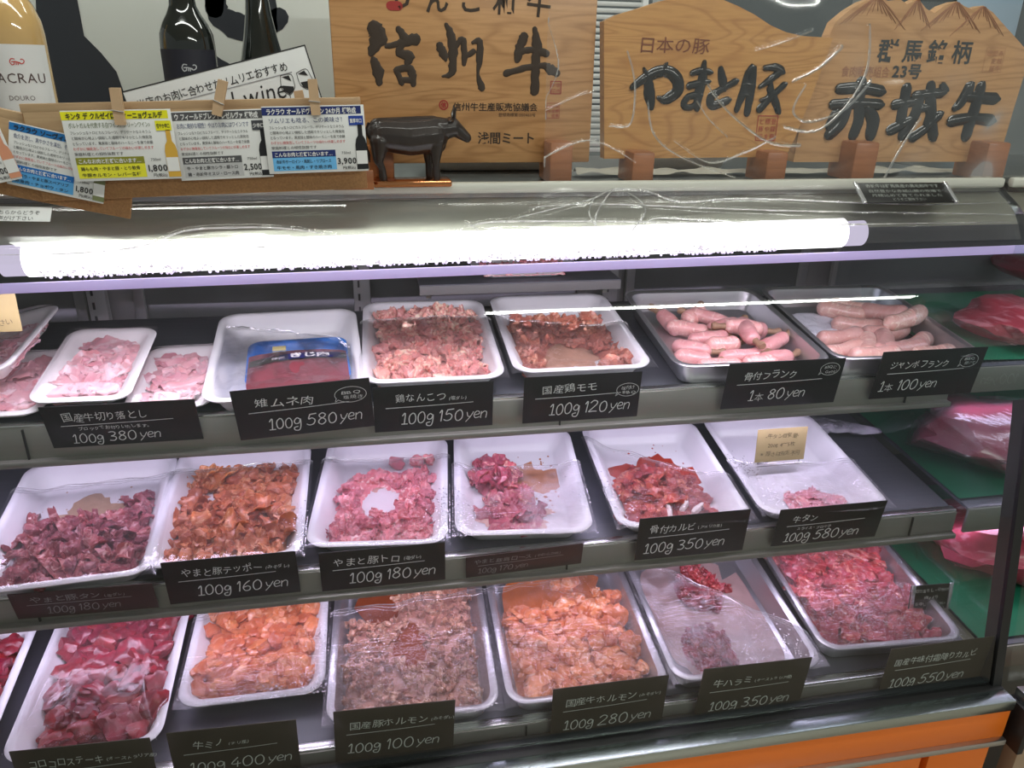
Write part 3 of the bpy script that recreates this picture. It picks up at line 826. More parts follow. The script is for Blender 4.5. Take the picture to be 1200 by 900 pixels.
def protos(kind, n, m, **k):
    out = []
    for i in range(n):
        s = k.get('seed', 1) * 17 + i
        if kind == 'chunk':
            r = random.Random(s); a = k['size']
            mb = chunk(s, a * r.uniform(0.75, 1.25), a * r.uniform(0.7, 1.15), a * r.uniform(0.5, 0.85), k.get('rough', 0.28), k.get('box', 0.5))
        elif kind == 'fold':
            r = random.Random(s); mb = fold(s, k['L'] * r.uniform(0.75, 1.25), k['W'] * r.uniform(0.7, 1.3), k.get('th', 0.0024), k.get('curl', 1.0), k.get('ruffle', 0.4))
        else:
            r = random.Random(s); mb = squiggle(s, k['L'] * r.uniform(0.8, 1.2), k['r'])
        out.append(mb.mesh(kind + '_piece', m))
    return out


RED = meat_mat('beef_cube_meat', (0.36, 0.020, 0.042), (0.17, 0.008, 0.020), (0.60, 0.20, 0.22), -0.05, 60)
TANM = meat_mat('pork_tongue_meat', (0.46, 0.13, 0.15), (0.27, 0.055, 0.075), (0.68, 0.38, 0.38), 0.36, 60)
TEPM = meat_mat('orange_brown_pork', (0.66, 0.22, 0.09), (0.42, 0.11, 0.045), (0.74, 0.40, 0.24), 0.35, 60)
TORM = meat_mat('pink_pork', (0.82, 0.34, 0.37), (0.68, 0.20, 0.25), (0.90, 0.64, 0.62), 0.42, 45)
KATM = meat_mat('pork_shoulder_meat', (0.56, 0.12, 0.16), (0.38, 0.06, 0.09), (0.78, 0.42, 0.34), 0.40, 50)
KARM = meat_mat('red_marinated_rib', (0.52, 0.075, 0.07), (0.30, 0.03, 0.03), (0.72, 0.26, 0.17), 0.35, 50)
MINM = meat_mat('orange_tripe', (0.74, 0.24, 0.085), (0.55, 0.13, 0.04), (0.84, 0.44, 0.28), 0.40, 45)
HORM = meat_mat('beige_intestine', (0.68, 0.36, 0.25), (0.50, 0.22, 0.14), (0.80, 0.54, 0.42), 0.45, 70)
HO2M = meat_mat('orange_intestine', (0.82, 0.30, 0.11), (0.62, 0.16, 0.045), (0.90, 0.56, 0.42), 0.50, 50)
HARM = meat_mat('dark_skirt_meat', (0.36, 0.035, 0.055), (0.22, 0.015, 0.025), (0.60, 0.2, 0.2), 0.25, 60)
SIMM = meat_mat('seasoned_red_beef', (0.60, 0.065, 0.085), (0.36, 0.025, 0.04), (0.80, 0.36, 0.30), 0.35, 40)
NANM = meat_mat('pink_cartilage', (0.84, 0.42, 0.37), (0.72, 0.27, 0.24), (0.90, 0.68, 0.54), 0.55, 45)
MOMM = meat_mat('marinated_thigh', (0.66, 0.25, 0.18), (0.44, 0.13, 0.08), (0.78, 0.46, 0.34), 0.35, 50)
SLIM = meat_mat('frosty_sliced_beef', (0.82, 0.52, 0.56), (0.66, 0.24, 0.28), (0.90, 0.72, 0.76), 0.55, 16)
SAUS = meat_mat('raw_sausage_skin', (0.76, 0.47, 0.41), (0.66, 0.35, 0.30), (0.84, 0.64, 0.55), 0.45, 60, rough=0.3)
SAU2 = meat_mat('pink_sausage_skin', (0.78, 0.40, 0.39), (0.66, 0.28, 0.28), (0.84, 0.58, 0.54), 0.35, 60, rough=0.3)
ORANGE_SAUCE = mat('orange_sauce', (0.50, 0.13, 0.03), 0.12, coat=0.6, noise_amt=0.25, noise_scale=60)
BROWN_SAUCE = mat('brown_broth', (0.26, 0.055, 0.02), 0.08, coat=0.8, noise_amt=0.3, noise_scale=50)
RED_SAUCE = mat('red_sauce', (0.45, 0.05, 0.03), 0.15, coat=0.6, noise_amt=0.25, noise_scale=60)
TAN_STAIN = mat('tan_juice_stain', (0.50, 0.33, 0.22), 0.3, coat=0.3, noise_amt=0.25, noise_scale=80)


def cov_nank(u, v): return 0.55 + 0.30 * sm(v, -0.4, 0.9) + 0.2 * noise.noise(Vector((u * 2, v * 2, 1)))


def cov_momo(u, v): return (0.45 + 0.35 * sm(v, -0.2, 0.4)) * hole(u, v, 0.0, -0.55, 0.62, 0.62) * (1 - sm(v, 0.45, 0.7)) * (1 - 0.6 * sm(u, 0.75, 1.0))


def cov_tan(u, v): return max(0.62 * (1 - sm(v + 0.25 * noise.noise(Vector((u * 3, 0, 2))), 0.0, 0.25)), 0.5 * sm(u, 0.55, 0.75) * (1 - sm(v, 0.35, 0.62))) * (1 - sm(v, 0.5, 0.7))


def cov_tep(u, v): return (0.62 + 0.2 * noise.noise(Vector((u * 2, v * 2, 5)))) * (1 - sm(v, 0.6, 0.85) * (1 - sm(u, -0.35, -0.1))) * hole(u, v, -0.62, 0.33, 0.35, 0.24) * (1 - sm(v, 0.8, 0.95))


def cov_toro(u, v):
    ring = hole(u, v, -0.05, -0.05, 0.55, 0.42) * (1 - sm(v, 0.42, 0.6)) * sm(u - v * 0.15, -0.98, -0.7)
    return max(0.60 * ring, 0)


def cov_kata(u, v):
    a = 0.7 * (1 - sm(math.hypot((u + 0.5) / 0.42, (v - 0.3) / 0.42), 0.8, 1.15)); b = 0.45 * (1 - sm(math.hypot((u + 0.15) / 0.5, (v + 0.2) / 0.3), 0.8, 1.1))
    c = 0.38 * (1 - sm(math.hypot((u + 0.12) / 0.55, (v + 0.62) / 0.38), 0.8, 1.1))
    return max(a, b, c)


def cov_karu(u, v):
    return max(0.50 * (1 - sm(abs(v + 0.62), 0.30, 0.46)) * (1 - sm(u, 0.7, 0.92)), 0.36 * (1 - sm(math.hypot((u + 0.15) / 0.80, (v + 0.08) / 0.46), 0.8, 1.1)))


def cov_gyu(u, v): return 0.20 * (1 - sm(math.hypot((u - 0.12) / 0.62, (v + 0.72) / 0.24), 0.75, 1.1))


def cov_koro(u, v): return (0.66 + 0.24 * (1 - u * u) * (1 - v * v) + 0.15 * noise.noise(Vector((u * 2, v * 2, 8)))) * sm(u - 0.18 * sm(v, -.2, -1) + 0.0, -1.05, -0.75)


def cov_mino(u, v): return 0.66 + 0.2 * noise.noise(Vector((u * 2, v * 2, 3)))


def cov_horm(u, v):
    return (0.55 + 0.25 * noise.noise(Vector((u * 3, v * 3, 6)))) * hole(u, v, 0.0, 0.0, 0.26, 0.34, 0.25) * (1 - (1 - sm(u, -0.35, -0.1)) * sm(v, 0.3, 0.5))


def cov_hor2(u, v): return (0.55 + 0.3 * noise.noise(Vector((u * 3, v * 3, 7)))) * (1 - sm(v - 0.15 * u, 0.3, 0.55))


def cov_hara(u, v):
    return max(0.8 * (1 - sm(math.hypot((u - 0.05) / 0.42, (v - 0.45) / 0.36), 0.75, 1.1)), 0.30 * (1 - sm(math.hypot((u + 0.35) / 0.4, (v + 0.6) / 0.35), 0.8, 1.1)))


def cov_simo(u, v): return 0.62 + 0.22 * noise.noise(Vector((u * 2.5, v * 2.5, 2))) + 0.1 * sm(v, 0, 1)


pile('nank', 'chicken_piece', 'pink and cream piece of raw chicken cartilage heaped in its white tray', 'chicken cartilage pieces', protos('fold', 8, NANM, seed=1, L=0.050, W=0.030, th=0.008, curl=0.65, ruffle=0.32), cov_nank, 0.034, 72, bed=NANM, seed=3, tiltmax=16, margin=0.008)
pile('momo', 'chicken_thigh_piece', 'marinated chicken thigh piece in the tray with a bare streaked middle', 'marinated chicken thigh pieces', protos('fold', 6, MOMM, seed=2, L=0.050, W=0.028, th=0.008, curl=0.65, ruffle=0.3), cov_momo, 0.028, 66, bed=MOMM, seed=5, tiltmax=18)
pile('tan', 'pork_tongue_slice', 'mauve raw pork tongue slice with paler rim in the middle-shelf end tray', 'pork tongue slices', protos('fold', 10, TANM, seed=3, L=0.068, W=0.021, th=0.004, curl=0.62, ruffle=0.14), cov_tan, 0.026, 100, bed=TANM, seed=6, tiltmax=12, margin=0.018)
pile('tep', 'pork_gullet_piece', 'crinkled orange-brown marinated pork piece in its white tray', 'orange-brown marinated pork pieces', protos('fold', 10, TEPM, seed=4, L=0.054, W=0.034, th=0.004, curl=0.62, ruffle=0.36), cov_tep, 0.028, 85, bed=TEPM, seed=7, tiltmax=12, margin=0.014)
pile('toro', 'pork_strip', 'pink raw pork strip in the tray with a bare white middle', 'pink pork strips', protos('fold', 8, TORM, seed=5, L=0.062, W=0.022, th=0.007, curl=0.42, ruffle=0.12), cov_toro, 0.026, 80, bed=TORM, seed=8, tiltmax=12, margin=0.012)
pile('kata', 'pork_shoulder_slice', 'raw pork shoulder slice clumped in the juice-smeared white tray', 'pork shoulder slices', protos('fold', 6, KATM, seed=6, L=0.058, W=0.036, th=0.005, curl=0.5, ruffle=0.25), cov_kata, 0.028, 75, bed=KATM, seed=9, tiltmax=12, margin=0.016)
pile('karu', 'rib_slice', 'red marinated rib slice under slack film in its white tray', 'marinated rib slices', protos('fold', 6, KARM, seed=7, L=0.062, W=0.030, th=0.005, curl=0.5, ruffle=0.3), cov_karu, 0.024, 64, bed=KARM, seed=10, tiltmax=9, margin=0.022)
pile('gyu', 'beef_tongue_slice', 'thin pink beef tongue slice at the front of the nearly empty tray', 'beef tongue slices', protos('fold', 4, TORM, seed=8, L=0.040, W=0.030, th=0.002, curl=0.3, ruffle=0.2), cov_gyu, 0.022, 90, seed=11, tiltmax=10, bed=TORM, flat=True)
pile('koro', 'beef_cube', 'dark red raw beef chunk heaped in the lowest-shelf white tray', 'red beef chunks', protos('chunk', 8, RED, seed=9, size=0.0225, rough=0.26, box=0.5), cov_koro, 0.036, 66, bed=RED, seed=12)
pile('mino', 'tripe_piece', 'orange marinated tripe piece in the lowest-shelf white tray', 'orange tripe pieces', protos('chunk', 8, MINM, seed=10, size=0.0165, rough=0.24, box=0.5), cov_mino, 0.032, 88, bed=MINM, seed=13)
pile('horm', 'pork_intestine_piece', 'crinkly beige boiled pork intestine piece around the brown broth', 'beige pork intestine pieces', protos('fold', 8, HORM, seed=11, L=0.034, W=0.016, th=0.004, curl=1.2, ruffle=0.6), cov_horm, 0.032, 230, bed=HORM, seed=14, tiltmax=28)
pile('hor2', 'beef_intestine_piece', 'orange marinated beef intestine piece in its steel tray', 'orange beef intestine pieces', protos('chunk', 8, HO2M, seed=12, size=0.0185, rough=0.30, box=0.2), cov_hor2, 0.034, 82, bed=HO2M, seed=15)
pile('hara', 'skirt_meat_piece', 'dark red skirt meat piece in the nearly used-up steel tray', 'skirt meat pieces', protos('fold', 6, HARM, seed=13, L=0.044, W=0.028, th=0.008, curl=0.6, ruffle=0.3), cov_hara, 0.032, 95, bed=HARM, seed=16, tiltmax=14, margin=0.014)
pile('simo', 'marbled_beef_slice', 'bright red seasoned beef slice in the steel tray by the end glass', 'seasoned marbled beef slices', protos('fold', 8, SIMM, seed=14, L=0.064, W=0.042, th=0.006, curl=0.45, ruffle=0.26), cov_simo, 0.034, 70, bed=SIMM, seed=17, tiltmax=10, margin=0.024)
pile('back', 'rear_meat_slice', 'pink raw meat slice on the white tray of the rear shelf', 'meat slices on the rear shelf', protos('fold', 3, TORM, seed=15, L=0.05, W=0.03, th=0.004, curl=0.5), lambda u, v: 0.7, 0.022, 14, seed=18, tiltmax=15, bed=TORM)
pile('dark', 'shaded_meat_piece', 'dark red meat piece in the white tray past the beef cubes', 'dark meat pieces', protos('chunk', 3, RED, seed=19, size=0.018), lambda u, v: 0.6, 0.03, 45, seed=18, bed=RED)  # same dark red meat as the beef cubes
for key, lab, sd in (('pA', 'the leaning foam pack', 21), ('pB', 'the propped foam pack', 22), ('pC', 'the foam pack beside the pheasant tray', 23), ('pD', 'the foam pack beneath the leaning one', 24)):
    pr = protos('fold', 5, SLIM, seed=sd, L=0.070, W=0.046, th=0.003, curl=0.22, ruffle=0.16)
    pile(key, 'beef_slice', 'thin frosty pink beef slice in ' + lab, 'beef slices in ' + lab, pr, lambda u, v: 0.55 + 0.3 * (1 - u * u) * (1 - v * v), 0.018, 26, seed=sd, tiltmax=6, bed=SLIM, bed_label='underlying pink beef slices in ' + lab, margin=0.012)
# two or three odd strips at the back of the pork tray
M, w_, l_, h_, th_ = TRAYS['toro']
pr = protos('chunk', 3, TORM, seed=31, size=0.013)
for k, (u, v) in enumerate(((0.2, 0.78), (0.62, 0.82), (0.9, 0.84))):
    o = link(bpy.data.objects.new('pork_strip', pr[k])); o.matrix_basis = M @ T(u * w_ / 2, v * l_ / 2, 0.014) @ RZ(k)
    tag(o, 'small red lump of pork alone at the back of the pink pork tray', 'meat', 'lone pork lumps')
M, w_, l_, h_, th_ = TRAYS['hor2']
pr = protos('chunk', 3, HO2M, seed=33, size=0.014)
for k, (u, v) in enumerate(((0.05, 0.72), (0.22, 0.70), (0.35, 0.76))):
    o = link(bpy.data.objects.new('beef_intestine_piece', pr[k])); o.matrix_basis = M @ T(u * w_ / 2, v * l_ / 2, 0.02) @ RZ(k)
    tag(o, 'orange lump standing alone in the broth at the back of the steel tray', 'meat', 'lone orange lumps')

puddle('momo', -0.1, 0.0, 0.95, 0.75, mat('thin_orange_juice', (0.66, 0.40, 0.28), 0.2, coat=0.5, noise_amt=0.2), 'thin orange juice staining the chicken thigh tray', 3, spots=30)
puddle('tan', 0.0, 0.25, 0.6, 0.38, TAN_STAIN, 'brown dried juice on the bare part of the tongue tray', 5, spots=20)
puddle('kata', 0.3, 0.25, 0.55, 0.36, mat('brown_juice', (0.50, 0.22, 0.11), 0.2, coat=0.5, noise_amt=0.2), 'brown juice smeared beside the pork shoulder clump', 11, spots=60)
puddle('kata', 0.0, -0.55, 0.7, 0.35, mat('pale_juice', (0.74, 0.50, 0.42), 0.2, coat=0.5, noise_amt=0.2), 'pale juice under the film of the pork shoulder tray', 12, z=0.0006)
puddle('toro', 0.2, 0.1, 0.9, 0.5, mat('pale_juice', (0.74, 0.50, 0.42), 0.2), 'pale juice around the pink pork strips', 13, spots=14)
puddle('toro', -0.05, -0.02, 0.5, 0.34, mat('bare_tray_white', (0.82, 0.82, 0.84), 0.3), 'drained white patch in the middle of the pork strip tray', 15, z=0.0012)
puddle('karu', 0.0, 0.02, 0.95, 0.55, RED_SAUCE, 'red marinade pooled behind the rib slices', 14, spots=60)
puddle('tep', 0.1, 0.6, 0.6, 0.4, mat('brown_juice', (0.50, 0.22, 0.11), 0.2), 'brown drips at the back of the orange-brown pork tray', 17, spots=60)
puddle('horm', 0.0, 0.1, 1.1, 1.2, BROWN_SAUCE, 'brown broth in the pork intestine tray', 1, z=0.010)
puddle('hor2', 0.0, 0.2, 1.2, 1.2, ORANGE_SAUCE, 'orange broth in the beef intestine tray', 2, z=0.010)
puddle('simo', 0.0, 0.0, 1.2, 1.2, RED_SAUCE, 'red seasoning in the marbled beef tray', 4, z=0.006)
puddle('hara', 0.0, 0.0, 1.3, 1.3, mat('thin_red_juice', (0.34, 0.22, 0.21), 0.3, noise_amt=0.3, noise_scale=30), 'thin red juice in the skirt meat tray', 6, z=0.001)
# frost beside the jumbo sausages
bed_mesh('jumb', 'loose_frost', mat('loose_frost_white', (0.80, 0.80, 0.88), 0.7, bump=0.8, bump_scale=500), lambda u, v: 0.5 * (1 - sm(math.hypot((u + 0.42) / 0.5, (v - 0.35) / 0.5), 0.75, 1.1)), 0.010, 'loose white frost at the back of the thick sausage tray', 3, nz=0.004)


# ---- sausages
def sausage_mesh(L, r, bend, m, seed, knot=True):
    rng = random.Random(seed); n = 22; pts = []; rad = []
    for i in range(n):
        t = i / (n - 1); a = (t - 0.5) * bend
        pts.append((math.sin(a) * L / max(bend, 0.01), (1 - math.cos(a)) * L / max(bend, 0.01) * 1.0, 0.0))
        e = min(t, 1 - t) * L / r
        rad.append(max(0.0012, r * math.sqrt(max(0.0, 1 - max(0, 1 - e) ** 2)) * (1 + 0.06 * math.sin(t * 9 + seed))))
    mb = MB().tube(pts, rad, 16)
    if knot:
        a = bend / 2; e = Vector((math.sin(a) * L / bend, (1 - math.cos(a)) * L / bend, 0)); d = Vector((math.cos(a), math.sin(a), 0))
        mb.tube([e - d * 0.002, e + d * 0.004, e + d * 0.009], [0.0022, 0.0012, 0.0016], 6)
    return mb.mesh('sausage', m)


JUMBO = [sausage_mesh(0.102 + 0.006 * k, 0.0174, 0.35 + 0.25 * k, SAUS, k) for k in range(3)]
M, w_, l_, h_, th_ = TRAYS['jumb']
# (u, v, z, heading deg, pitch deg, which)
J = [(0.10, 0.62, .020, -35, 0, 0, 'back one of the crossed pair'), (0.32, 0.62, .024, -42, 4, 1, ''), (0.50, 0.52, .020, -50, 0, 2, ''), (0.62, 0.30, .036, -55, 14, 0, ''), (0.80, -0.05, .044, 22, 6, 2, ''),
     (-0.50, -0.28, .022, 12, 0, 1, ''), (-0.22, -0.55, .020, 60, 0, 0, ''), (0.10, -0.50, .022, 55, 0, 2, ''), (-0.65, -0.62, .018, 20, 0, 1, ''), (0.30, -0.70, .024, 10, 0, 0, ''),
     (-0.30, -0.85, .024, 5, 0, 1, ''), (0.66, -0.50, .018, 30, 0, 1, ''), (0.45, -0.10, .018, 10, 0, 2, ''), (0.72, -0.78, .018, 5, 0, 0, ''), (0.12, 0.15, .016, -20, 0, 1, '')]
for k, (u, v, z, hd, pt, q, _) in enumerate(J):
    o = link(bpy.data.objects.new('thick_sausage', JUMBO[q])); o.matrix_basis = M @ T(u * w_ / 2, v * l_ / 2, z) @ RZ(R(hd)) @ RY(-R(pt))
    tag(o, 'thick pale raw sausage in the steel tray beside the frost', 'sausage', 'thick pale sausages')
BONE = mat('bone_brown', (0.32, 0.19, 0.12), 0.5, noise_amt=0.35, noise_scale=150)
BMESH = MB().tube([(0, 0, 0), (0.012, 0, 0.0), (0.022, 0.001, 0.001), (0.027, 0.001, 0.001)], [0.0065, 0.0055, 0.0080, 0.0060], 10).mesh('bone', BONE)


def bone_sausage(seed, L, r, bend):
    root = link(bpy.data.objects.new('bone_in_sausage', sausage_mesh(L, r, bend, SAU2, seed, knot=False)))
    b = link(bpy.data.objects.new('bone', BMESH)); b.parent = root
    a = bend / 2; b.matrix_basis = T(math.sin(a) * L / bend - 0.003, (1 - math.cos(a)) * L / bend, 0) @ RZ(a)
    b['label'] = 'brown bone end'
    return root


BP = [bone_sausage(41, 0.075, 0.0155, 0.5), bone_sausage(42, 0.085, 0.0145, 0.3), bone_sausage(43, 0.07, 0.017, 0.7)]
M, w_, l_, h_, th_ = TRAYS['frank']
B = [(-0.62, 0.45, .020, 105, 12, 0), (-0.42, 0.22, .020, -28, 0, 1), (-0.12, 0.62, .022, 40, 5, 2), (0.10, 0.48, .024, 150, 8, 1), (0.22, 0.22, .022, 12, 6, 0), (0.62, 0.12, .024, -40, 0, 2),
     (0.40, -0.05, .038, 160, 0, 0), (-0.20, -0.10, .020, 8, 0, 1), (-0.62, -0.40, .020, -30, 0, 0), (-0.10, -0.38, .024, 4, 0, 2), (0.35, -0.28, .042, -100, 0, 0), (0.72, -0.38, .024, 25, 8, 1),
     (-0.72, -0.66, .018, -25, 0, 2), (0.05, -0.66, .020, 6, 0, 1), (0.60, -0.72, .018, 10, 0, 0), (-0.38, -0.86, .018, 0, 0, 1), (0.25, -0.88, .020, 5, 0, 2)]
used = set()
for k, (u, v, z, hd, pt, q) in enumerate(B):
    MM = M @ T(u * w_ / 2, v * l_ / 2, z) @ RZ(R(hd)) @ RY(-R(pt))
    lab = 'pink raw sausage with a brown bone end in the steel tray'
    if q not in used: used.add(q); BP[q].matrix_basis = MM; tag(BP[q], lab, 'sausage', 'bone-in sausages')
    else:
        c = BP[q].copy(); link(c); c.matrix_basis = MM; tag(c, lab, 'sausage', 'bone-in sausages')
        for ch in BP[q].children: d = ch.copy(); link(d); d.parent = c

# ---- ribs: pale bones in the kalbi tray
M, w_, l_, h_, th_ = TRAYS['karu']
for k, (u, v, a) in enumerate(((-0.15, -0.80, 80), (0.18, -0.72, 55), (0.42, -0.78, 40))):
    mb = chunk(60 + k, 0.020, 0.0055, 0.006, 0.2, 0.2); o = mb.obj('rib_bone', mat('rib_bone', (0.84, 0.76, 0.74), 0.3, noise_amt=0.1))
    o.matrix_basis = M @ T(u * w_ / 2, v * l_ / 2, 0.022) @ RZ(R(a)); tag(o, 'white rib bone face at the front of the marinated ribs', 'bone', 'rib bones')

# ---- pheasant packet: blue inner tray with a red printed wrapper
M, w_, l_, h_, th_ = TRAYS['kiji']
t = empty('meat_packet', M=M @ T(0.018, -0.030, 0.004) @ RZ(R(1))); tag(t, 'blue tray packet in a dark red printed wrapper inside the white tray', 'packet')
bm_ = tray_mesh('blue_tray', 0.165, 0.165, 0.026, mat('blue_foam', (0.03, 0.22, 0.72), 0.35), corner=0.02, taper=0.012, rim=0.006)
o = link(bpy.data.objects.new('blue_tray', bm_)); o.parent = t
mb = MB(); vs = []; fs = []; nx, ny = 24, 14
for i in range(nx + 1):
    for j in range(ny + 1):
        u, v = i / nx, j / ny; x = (u - 0.5) * 0.160; y = -0.090 + v * 0.106
        z = 0.030 + 0.010 * math.sin(PI * u) ** 0.7 * (1 - 0.4 * abs(v - 0.4)) + 0.001 * noise.noise(Vector((u * 6, v * 5, 3)))
        if v == 0: z = 0.012
        vs.append((x, y, z))
for i in range(nx):
    for j in range(ny): a = i * (ny + 1) + j; fs.append((a, a + ny + 1, a + ny + 2, a + 1))
wr = MB().add(vs, fs).obj('wrapper', mat('dark_red_print', (0.24, 0.05, 0.065), 0.35, coat=0.3, noise_amt=0.15, noise_scale=30), t)


def wrapz(x, y):
    u = x / 0.160 + 0.5; v = (y + 0.090) / 0.106
    return 0.030 + 0.010 * math.sin(PI * max(0, min(1, u))) ** 0.7 * (1 - 0.4 * abs(v - 0.4)) + 0.001 * noise.noise(Vector((u * 6, v * 5, 3)))


def on_wrap(mb, dz):
    mb.v = [(x, z, wrapz(x, z) + dz + y) for x, y, z in mb.v]; return mb


mb = MB(); N_ = 24
mb.add([(-0.078 + 0.156 * i / N_, 0, -0.030 + j * 0.022 + 0.010 * i / N_) for i in range(N_ + 1) for j in (0, 1)], [(2 * i, 2 * i + 2, 2 * i + 3, 2 * i + 1) for i in range(N_)])
on_wrap(mb, 0.002).obj('band', mat('olive_black_band', (0.05, 0.05, 0.035), 0.3), t)
mb = MB(); mb.add([(-0.030 + 0.100 * i / N_, 0, -0.026 + j * 0.021 + 0.006 * i / N_) for i in range(N_ + 1) for j in (0, 1)], [(2 * i, 2 * i + 2, 2 * i + 3, 2 * i + 1) for i in range(N_)])
on_wrap(mb, 0.003).obj('band', mat('navy_band', (0.02, 0.02, 0.12), 0.3), t)
mb = MB(); text(mb, 'きじ肉', -0.014, -0.020, 0.0195, off=0.035, width=0.066); text(mb, '特選', -0.042, -0.024, 0.011, off=0.02)
on_wrap(mb, 0.004).obj('lettering', mat('print_white', (0.85, 0.85, 0.85), 0.5), t)
mb = MB().box((-0.030, 0.022, 0.040), (0.022, 0.014, 0.003), 0.0012)
mb.obj('seal', mat('gold_seal', (0.45, 0.40, 0.18), 0.35, coat=0.4), t)

# ------------------------------------------------------------------ cling film


def film(key, label, back=0.3, slant=0.0, m=None, sag=0.006, over=0.014, seed=1, front=-1.035, fold_line=True, full=False, zbase=None, wr=0.0022, name='cling_film', side=1.05):
    M, w, l, h, th = TRAYS[key]; W, L = (w + 0.05) / 2, (l + 0.055) / 2
    nx, ny = 46, 46; vs = []; fs = []
    for i in range(nx + 1):
        u = (i / nx * 2 - 1) * side
        for j in range(ny + 1):
            vb = back + slant * u + 0.05 * noise.noise(Vector((u * 2, seed, 0)))
            v = front + (vb - front) * j / ny
            d = max(abs(u), abs(v) if v < 0 or full else 0)
            inside = max(0, 1 - d)
            z = h + 0.004 - sag * sm(inside, 0.0, 0.35)
            z += wr * noise.noise(Vector((u * 3 + seed, v * 2.5, seed * 1.7))) + wr * 0.5 * noise.noise(Vector((u * 9 + v * 4 + seed, v * 1.2, 5)))
            if d > 1.03: z -= (d - 1.03) * over * 12
            vs.append((u * W, v * L, max(z, 0.004)))
    for i in range(nx):
        for j in range(ny): a = i * (ny + 1) + j; fs.append((a, a + ny + 1, a + ny + 2, a + 1))
    o = MB().add(vs, fs).obj(name, m or CLING, M=M); tag(o, label, 'film', 'sheets of cling film')
    if fold_line:
        for q, (dz, rr) in enumerate(((0.0, 0.0009), (0.0015, 0.0005), (0.003, 0.0004))):
            pts = []
            for i in range(nx + 1):
                x, y, z = vs[i * (ny + 1) + ny]; pts.append((x, y - q * 0.006 + 0.002 * math.sin(i * 0.5 + q), z + 0.0008 + dz * 0.3))
            f = MB().tube(pts, rr, 5).obj('fold', CLING_SHINE, o)
    return o


film('nank', 'film drawn over the chicken cartilage up to its rearmost pieces', 0.42, 0.0, CLING_DRY, sag=-0.004, seed=1, wr=0.002)
film('momo', 'slack film over the front of the chicken thigh tray', 0.25, -0.15, CLING_DRY, sag=0.010, seed=2)
film('kiji', 'loose shiny film bag over the pheasant packet', 0.30, -0.30, clear('bag_film', rough=0.07, refl=1.2, base=0.03, milky=0.08, milk_scale=15, bump=1.0, bump_scale=14, stretch=(1, 3, 1)), sag=-0.006, seed=3, wr=0.010, front=-0.8, side=0.86, over=0.0)
film('tan', 'wet film over the pork tongue slices', 0.55, 0.02, CLING_DRY, sag=0.006, seed=4)
film('tep', 'beaded film over the orange-brown pork', 0.58, 0.02, CLING_DRY, sag=0.002, seed=5)
film('toro', 'film with a gathered edge over the pink pork strips', 0.55, 0.02, CLING_DRY, sag=0.006, seed=6)
film('kata', 'film covered in fine droplets over the pork shoulder tray', 0.25, 0.0, FOGGY, sag=0.010, seed=7)
film('karu', 'slack film falling diagonally across the marinated ribs', 0.25, -0.45, CLING, sag=0.012, seed=8)
film('gyu', 'fogged film across the front of the beef tongue tray', -0.05, -0.05, FOGGY, sag=0.008, seed=9)
film('koro', 'stretched shiny film over the beef chunks', 0.95, 0.0, clear('tight_film', rough=0.10, refl=0.38, base=0.008, milky=0.03, milk_scale=15, bump=0.5, bump_scale=20, stretch=(2, 1, 1)), sag=-0.027, seed=10, wr=0.004, fold_line=False, side=0.98, front=-0.98)
film('mino', 'foggy film over the front of the orange tripe', 0.30, 0.1, CLING, sag=-0.004, seed=11)
film('horm', 'wet film over the beige pork intestine', 0.42, 0.08, CLING, sag=0.0, seed=12)
film('hor2', 'wet film sagging over the orange intestine', 0.60, 0.12, CLING, sag=0.004, seed=13)
film('hara', 'heavily wrinkled film pulled diagonally over the skirt meat', 0.20, -0.75, clear('wrinkled_film', rough=0.2, refl=0.6, base=0.03, milky=0.24, milk_scale=25, milk_col=(0.85, 0.82, 0.9), bump=1.0, bump_scale=26, stretch=(1, 5, 1), drops=0.7), sag=0.006, seed=14, wr=0.005)
film('simo', 'foggy film over the seasoned marbled beef', 0.75, 0.0, CLING, sag=-0.002, seed=15)
for key, lab, sd in (('pA', 'tight film sealing the leaning foam pack', 21), ('pB', 'tight film sealing the propped foam pack', 22), ('pC', 'tight film sealing the foam pack by the pheasant tray', 23), ('pD', 'tight film sealing the lowest foam pack', 24)):
    film(key, lab, 1.0, 0.0, clear('pack_film', rough=0.2, refl=0.4, base=0.015, milky=0.06, milk_scale=20, milk_col=(0.95, 0.85, 0.92), bump=0.35, bump_scale=20), sag=-0.016, seed=sd, wr=0.001, fold_line=False, full=True, side=1.0, front=-1.0)

